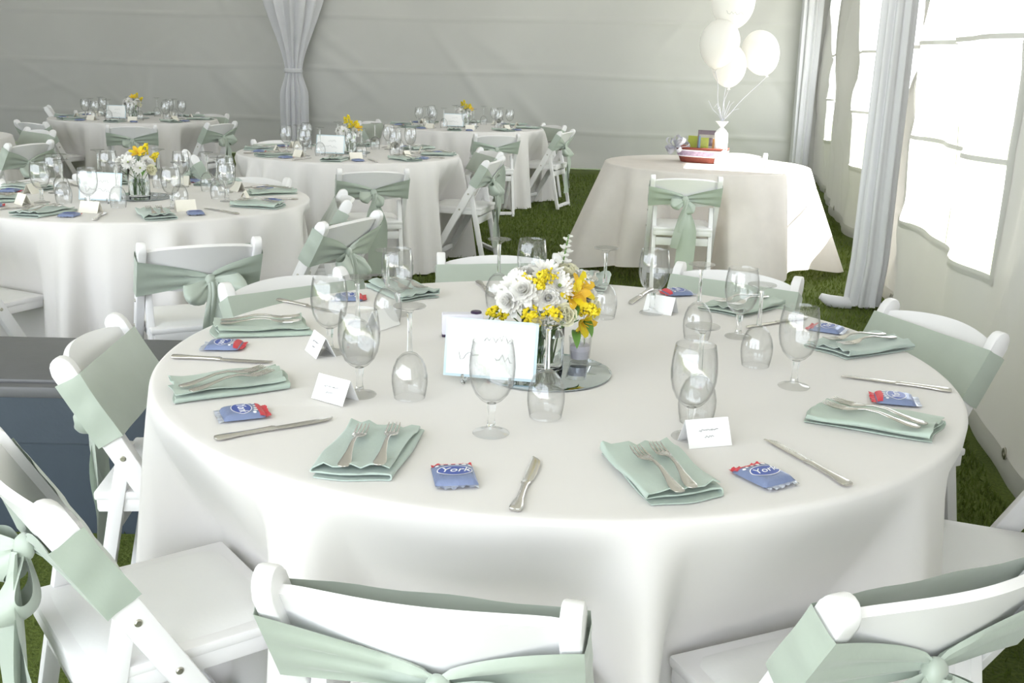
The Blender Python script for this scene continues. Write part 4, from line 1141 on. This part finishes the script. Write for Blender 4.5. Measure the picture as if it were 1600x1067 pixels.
# ================================================================== GIFT TABLE
GX, GY, GR = 1.36, 7.62, .73
table('gift', GX, GY, GR, 'round table under the sheer printed cloth with the gift basket')
gch = [(1.06, 6.58, 'white folding chair with long sash tails at the gift basket table', 2), (1.80, 8.60, 'white folding chair mostly hidden behind the gift basket table', 3)]
cdg = []
for x, y, lab, var in gch:
    dx, dy = GX - x, GY - y; f_ = R2D(math.atan2(dy, dx)) + (12 if y < 7 else 0); chair(x, y, f_, lab, var); cdg.append((math.atan2(-dy, -dx), math.hypot(dx, dy) - .25))
lay_cloth(GX, GY, GR, cdg, 'sheer pale printed cloth with pointed corners on the gift table', 11, .05, .05, 41, 0, NA=288, mat='lace', square=.25, sq_rot=0.05, sharp=.8)

def basket_parts():
    L, W_, H = .31, .19, .115
    def ring(a, k, z):
        e = 3.2; c, s = math.cos(a), math.sin(a)
        x = math.copysign(abs(c) ** (2 / e), c); y = math.copysign(abs(s) ** (2 / e), s)
        return (x * L / 2 * k, y * W_ / 2 * k, z)
    prof = [(k_, z_ * .74) for k_, z_ in [(.0, 0), (.78, 0), (.80, .004), (.88, .05), (.96, .10), (1.0, .112), (1.02, .118), (.98, .122), (.93, .112), (.85, .05), (.77, .012), (0, .012)]]
    b = MB(); b.grid(48, len(prof) - 1, lambda i, j: ring(2 * PI * i / 48, prof[j][0], prof[j][1]), wrap=True)
    body = b.mesh('basket_body', 'basket', True, 50)
    b = MB(); b.grid(48, 1, lambda i, j: ring(2 * PI * i / 48, (.885 if j == 0 else .985) + .02, .034 if j == 0 else .074), wrap=True); rb1 = b.mesh('ribbon_edge', 'white_print', True, 80)
    b = MB(); b.grid(48, 1, lambda i, j: ring(2 * PI * i / 48, (.895 if j == 0 else .972) + .024, .039 if j == 0 else .068), wrap=True); rb2 = b.mesh('ribbon_print', 'ribbon_pattern', True, 80)
    bw = MB(); r = random.Random(5)
    for i in range(11):
        az = r.uniform(0, 2 * PI); el = r.uniform(-.6, 1.2); d = Vector((math.cos(az) * math.cos(el), math.sin(az) * math.cos(el), math.sin(el)))
        e = d.orthogonal().normalized(); w = d.cross(e); Ln = r.uniform(.05, .085)
        C0 = Vector((-.135, -.085, .085))
        bw.grid(12, 1, lambda q, j: C0 + d * (Ln * math.sin(PI * q / 12)) + e * (.018 * math.sin(2 * PI * q / 12)) + w * ((j - .5) * (.010 + .016 * math.sin(PI * q / 12))))
    bow = bw.mesh('ribbon_bow', 'ribbon', True, 80)
    return [P('body', body, [P('ribbon_edge', rb1), P('ribbon_print', rb2)]), P('ribbon_bow', bow, label='silvery ribbon bow')]
bp = at(1097, 253, .77); BR = D2R(-28)
thing('gift_basket', basket_parts(), (bp.x, bp.y + .03, ZT + .0012), BR, 'red-brown basket with patterned ribbon and silver bow on the gift table', 'basket', scale=1.22)
def book_parts():
    parts = []
    def bx(name, c, d, mat, bev=.0005):
        b = MB(); b.box(c, d, None, bev); return P(name, b.mesh(name, mat))
    subs = [bx('print_panel', (0, -.0075, .075), (.128, .001, .120), 'pic_grey'), bx('print_strip', (0, -.0078, .142), (.132, .001, .022), 'pic_dark'), bx('print_strip', (-.060, -.0078, .068), (.008, .0012, .110), 'pic_blue'), bx('print_strip', (.060, -.0078, .068), (.008, .0012, .110), 'pic_blue')]
    for x, z, w, h, mt in ((-.030, .084, .044, .060, 'pic_green'), (.032, .074, .036, .072, 'pic_orange'), (.004, .092, .020, .045, 'pic_dark'), (-.01, .030, .09, .016, 'pic_blue')):
        b = MB(); b.box((x, -.0086, z), (w, .0012, h), None, .0003); subs.append(P('print_patch', b.mesh('print_patch', mt)))
    b = MB(); b.box((0, 0, .078), (.145, .014, .156), None, .001)
    return [P('cover', b.mesh('book_cover', 'pic_dark'), subs)]
thing('picture_book', book_parts(), (bp.x + .05, bp.y + .02, ZT + .030), BR + .12, 'picture book with colourful cover standing in the gift basket', 'book', rx=-.10, scale=1.28)
b = MB(); b.box((0, 0, .08), (.012, .10, .15), None, .002)
single('lime_card', b.mesh('lime_card', 'pic_green'), (bp.x - .065, bp.y + .09, ZT + .03), BR + 1.35, 'lime green card standing behind the book in the basket', 'card', ry=.18)
# white bag of tissue that weighs the balloons down
b = MB(); r5 = random.Random(8)
def bag(i, j):
    a = 2 * PI * i / 28; t = j / 14; z = .30 * t
    q = (.050 * (1 - .15 * math.sin(PI * t)) if t < .72 else .050 * (1 - .8 * sstep(.72, .86, t)) + .035 * sstep(.86, 1, t)) * (1 + .10 * math.sin(5 * a + 6 * t) + .05 * math.sin(9 * a - 4 * t))
    return (q * math.cos(a), q * math.sin(a), z)
b.grid(28, 14, bag, wrap=True); b.f.append(tuple(i * 15 for i in range(28)))
gp = Vector((GX + .095, GY + .02, ZT + .0012))
thing('tissue_bag', [P('wrap', b.mesh('tissue_wrap', 'paper', True, 80))], gp, 0, 'tall white tissue-wrapped weight behind the basket, tied to the balloons', 'gift')
def balloon_mesh(R):
    prof = [(0, R * 1.12)] + [(R * math.sin(t) * (1 if t < PI / 2 else 1 - .10 * ((t - PI / 2) / (PI / 2)) ** 2), R * math.cos(t) * (1.12 if t < PI / 2 else 1.32)) for t in lin(.12, PI - .12, 20)] + [(.006, -R * 1.36), (.0, -R * 1.36)]
    b = MB(); b.lathe(prof, 36); k = MB(); k.lathe([(.003, -R * 1.34), (.006, -R * 1.37), (.012, -R * 1.42), (.010, -R * 1.43), (0, -R * 1.38)], 12)
    return b.mesh('balloon_skin', 'balloon', True, 80), k.mesh('balloon_knot', 'balloon')
knotp = gp + Vector((0, 0, .30))
for q, (x, y, Yd, Rb, lab, tl) in enumerate(((1146, 0, GY + .02, .150, 'topmost white balloon with faint script, cropped by the top edge', (.02, 0)), (1125, 66, GY - .10, .136, 'left white balloon of the cluster above the gift table', (-.10, .1)), (1188, 80, GY + .05, .130, 'right white balloon of the cluster, brightest in the sun', (.35, 0)), (1139, 100, GY - .02, .122, 'lowest white balloon hanging below the others over the basket', (.05, -.1)))):
    d = ray(x, y); t = Yd / d.y; c = Vector((d.x * t, Yd, CAM_Z + d.z * t))
    sk, kn = balloon_mesh(Rb)
    e = link('balloon', None); e.location = c; e.rotation_euler = (tl[1], -tl[0], 0); e.empty_display_size = .05
    tag(e, lab, 'balloon', 'white balloons over the gift table')
    s_ = link('skin', sk, e); link('knot', kn, e)
    inv = Matrix.LocRotScale(c, e.rotation_euler, None).inverted()
    A = Vector((0, 0, -Rb * 1.38)); B = inv @ knotp
    pb = MB(); pth = [A + (B - A) * u + Vector((.014 * math.sin(u * 5 + q), .01 * math.sin(u * 4), 0)) * math.sin(PI * u) for u in lin(0, 1, 12)]
    pb.tube(pth, .0022, 5); link('ribbon', pb.mesh('balloon_ribbon', 'ribbon'), e)
    if q == 0:
        m1 = squiggle(.13, .035, 77, 'pale_ink', .0012)
        for v in m1.vertices:
            x_, z_ = v.co.x, v.co.z - .085; y_ = -math.sqrt(max(1e-4, Rb ** 2 - x_ * x_ - (z_ / 1.25) ** 2)) - .001 + v.co.y; v.co = (x_, y_, z_)
        link('script', m1, e)
# loose curling ribbon ends at the tie
for q in range(6):
    a = q * 1.05; b = MB(); b.tube([(0, 0, 0), (.03 * math.cos(a), .03 * math.sin(a), .05), (.075 * math.cos(a), .06 * math.sin(a), .09 + .02 * (q % 3)), (.11 * math.cos(a), .09 * math.sin(a), .10 + .05 * (q % 2))], .0018, 5)
    o_ = link('ribbon_end', b.mesh('ribbon_end', 'ribbon'), bpy.data.objects['tissue_bag']); o_.location = (0, 0, .29)

# ================================================================== slate storage bin by the left chair
def bin_parts():
    L, W_, H = 1.30, .56, .49
    b = MB()
    def wallp(i, j):
        cs = [(-1, -1), (1, -1), (1, 1), (-1, 1)]; k = i % 4; z = [0, .30, .302, .45][j]; s = [.90, .95, .975, .985][j]
        return (cs[k][0] * L / 2 * s, cs[k][1] * W_ / 2 * s, z)
    b.grid(4, 3, wallp, wrap=True); b.f.append((0, 4, 8, 12)); body = b.mesh('bin_body', 'bin', True, 20)
    b = MB(); b.box((0, 0, .462), (L, W_, .035), None, .006); b.box((0, 0, .484), (L * .93, W_ * .86, .014), None, .005); lid = b.mesh('lid', 'bin_lid')
    hs = []
    for s in (-1, 1):
        b = MB(); b.box((s * L * .497, 0, .33), (.03, .18, .04), None, .006); hs.append(P('handle', b.mesh('handle', 'bin')))
    return [P('body', body, hs), P('lid', lid)]
thing('storage_bin', bin_parts(), (-1.56, 3.22, 0), .02, 'long slate grey plastic storage bin on the grass behind the left chair', 'storage bin')
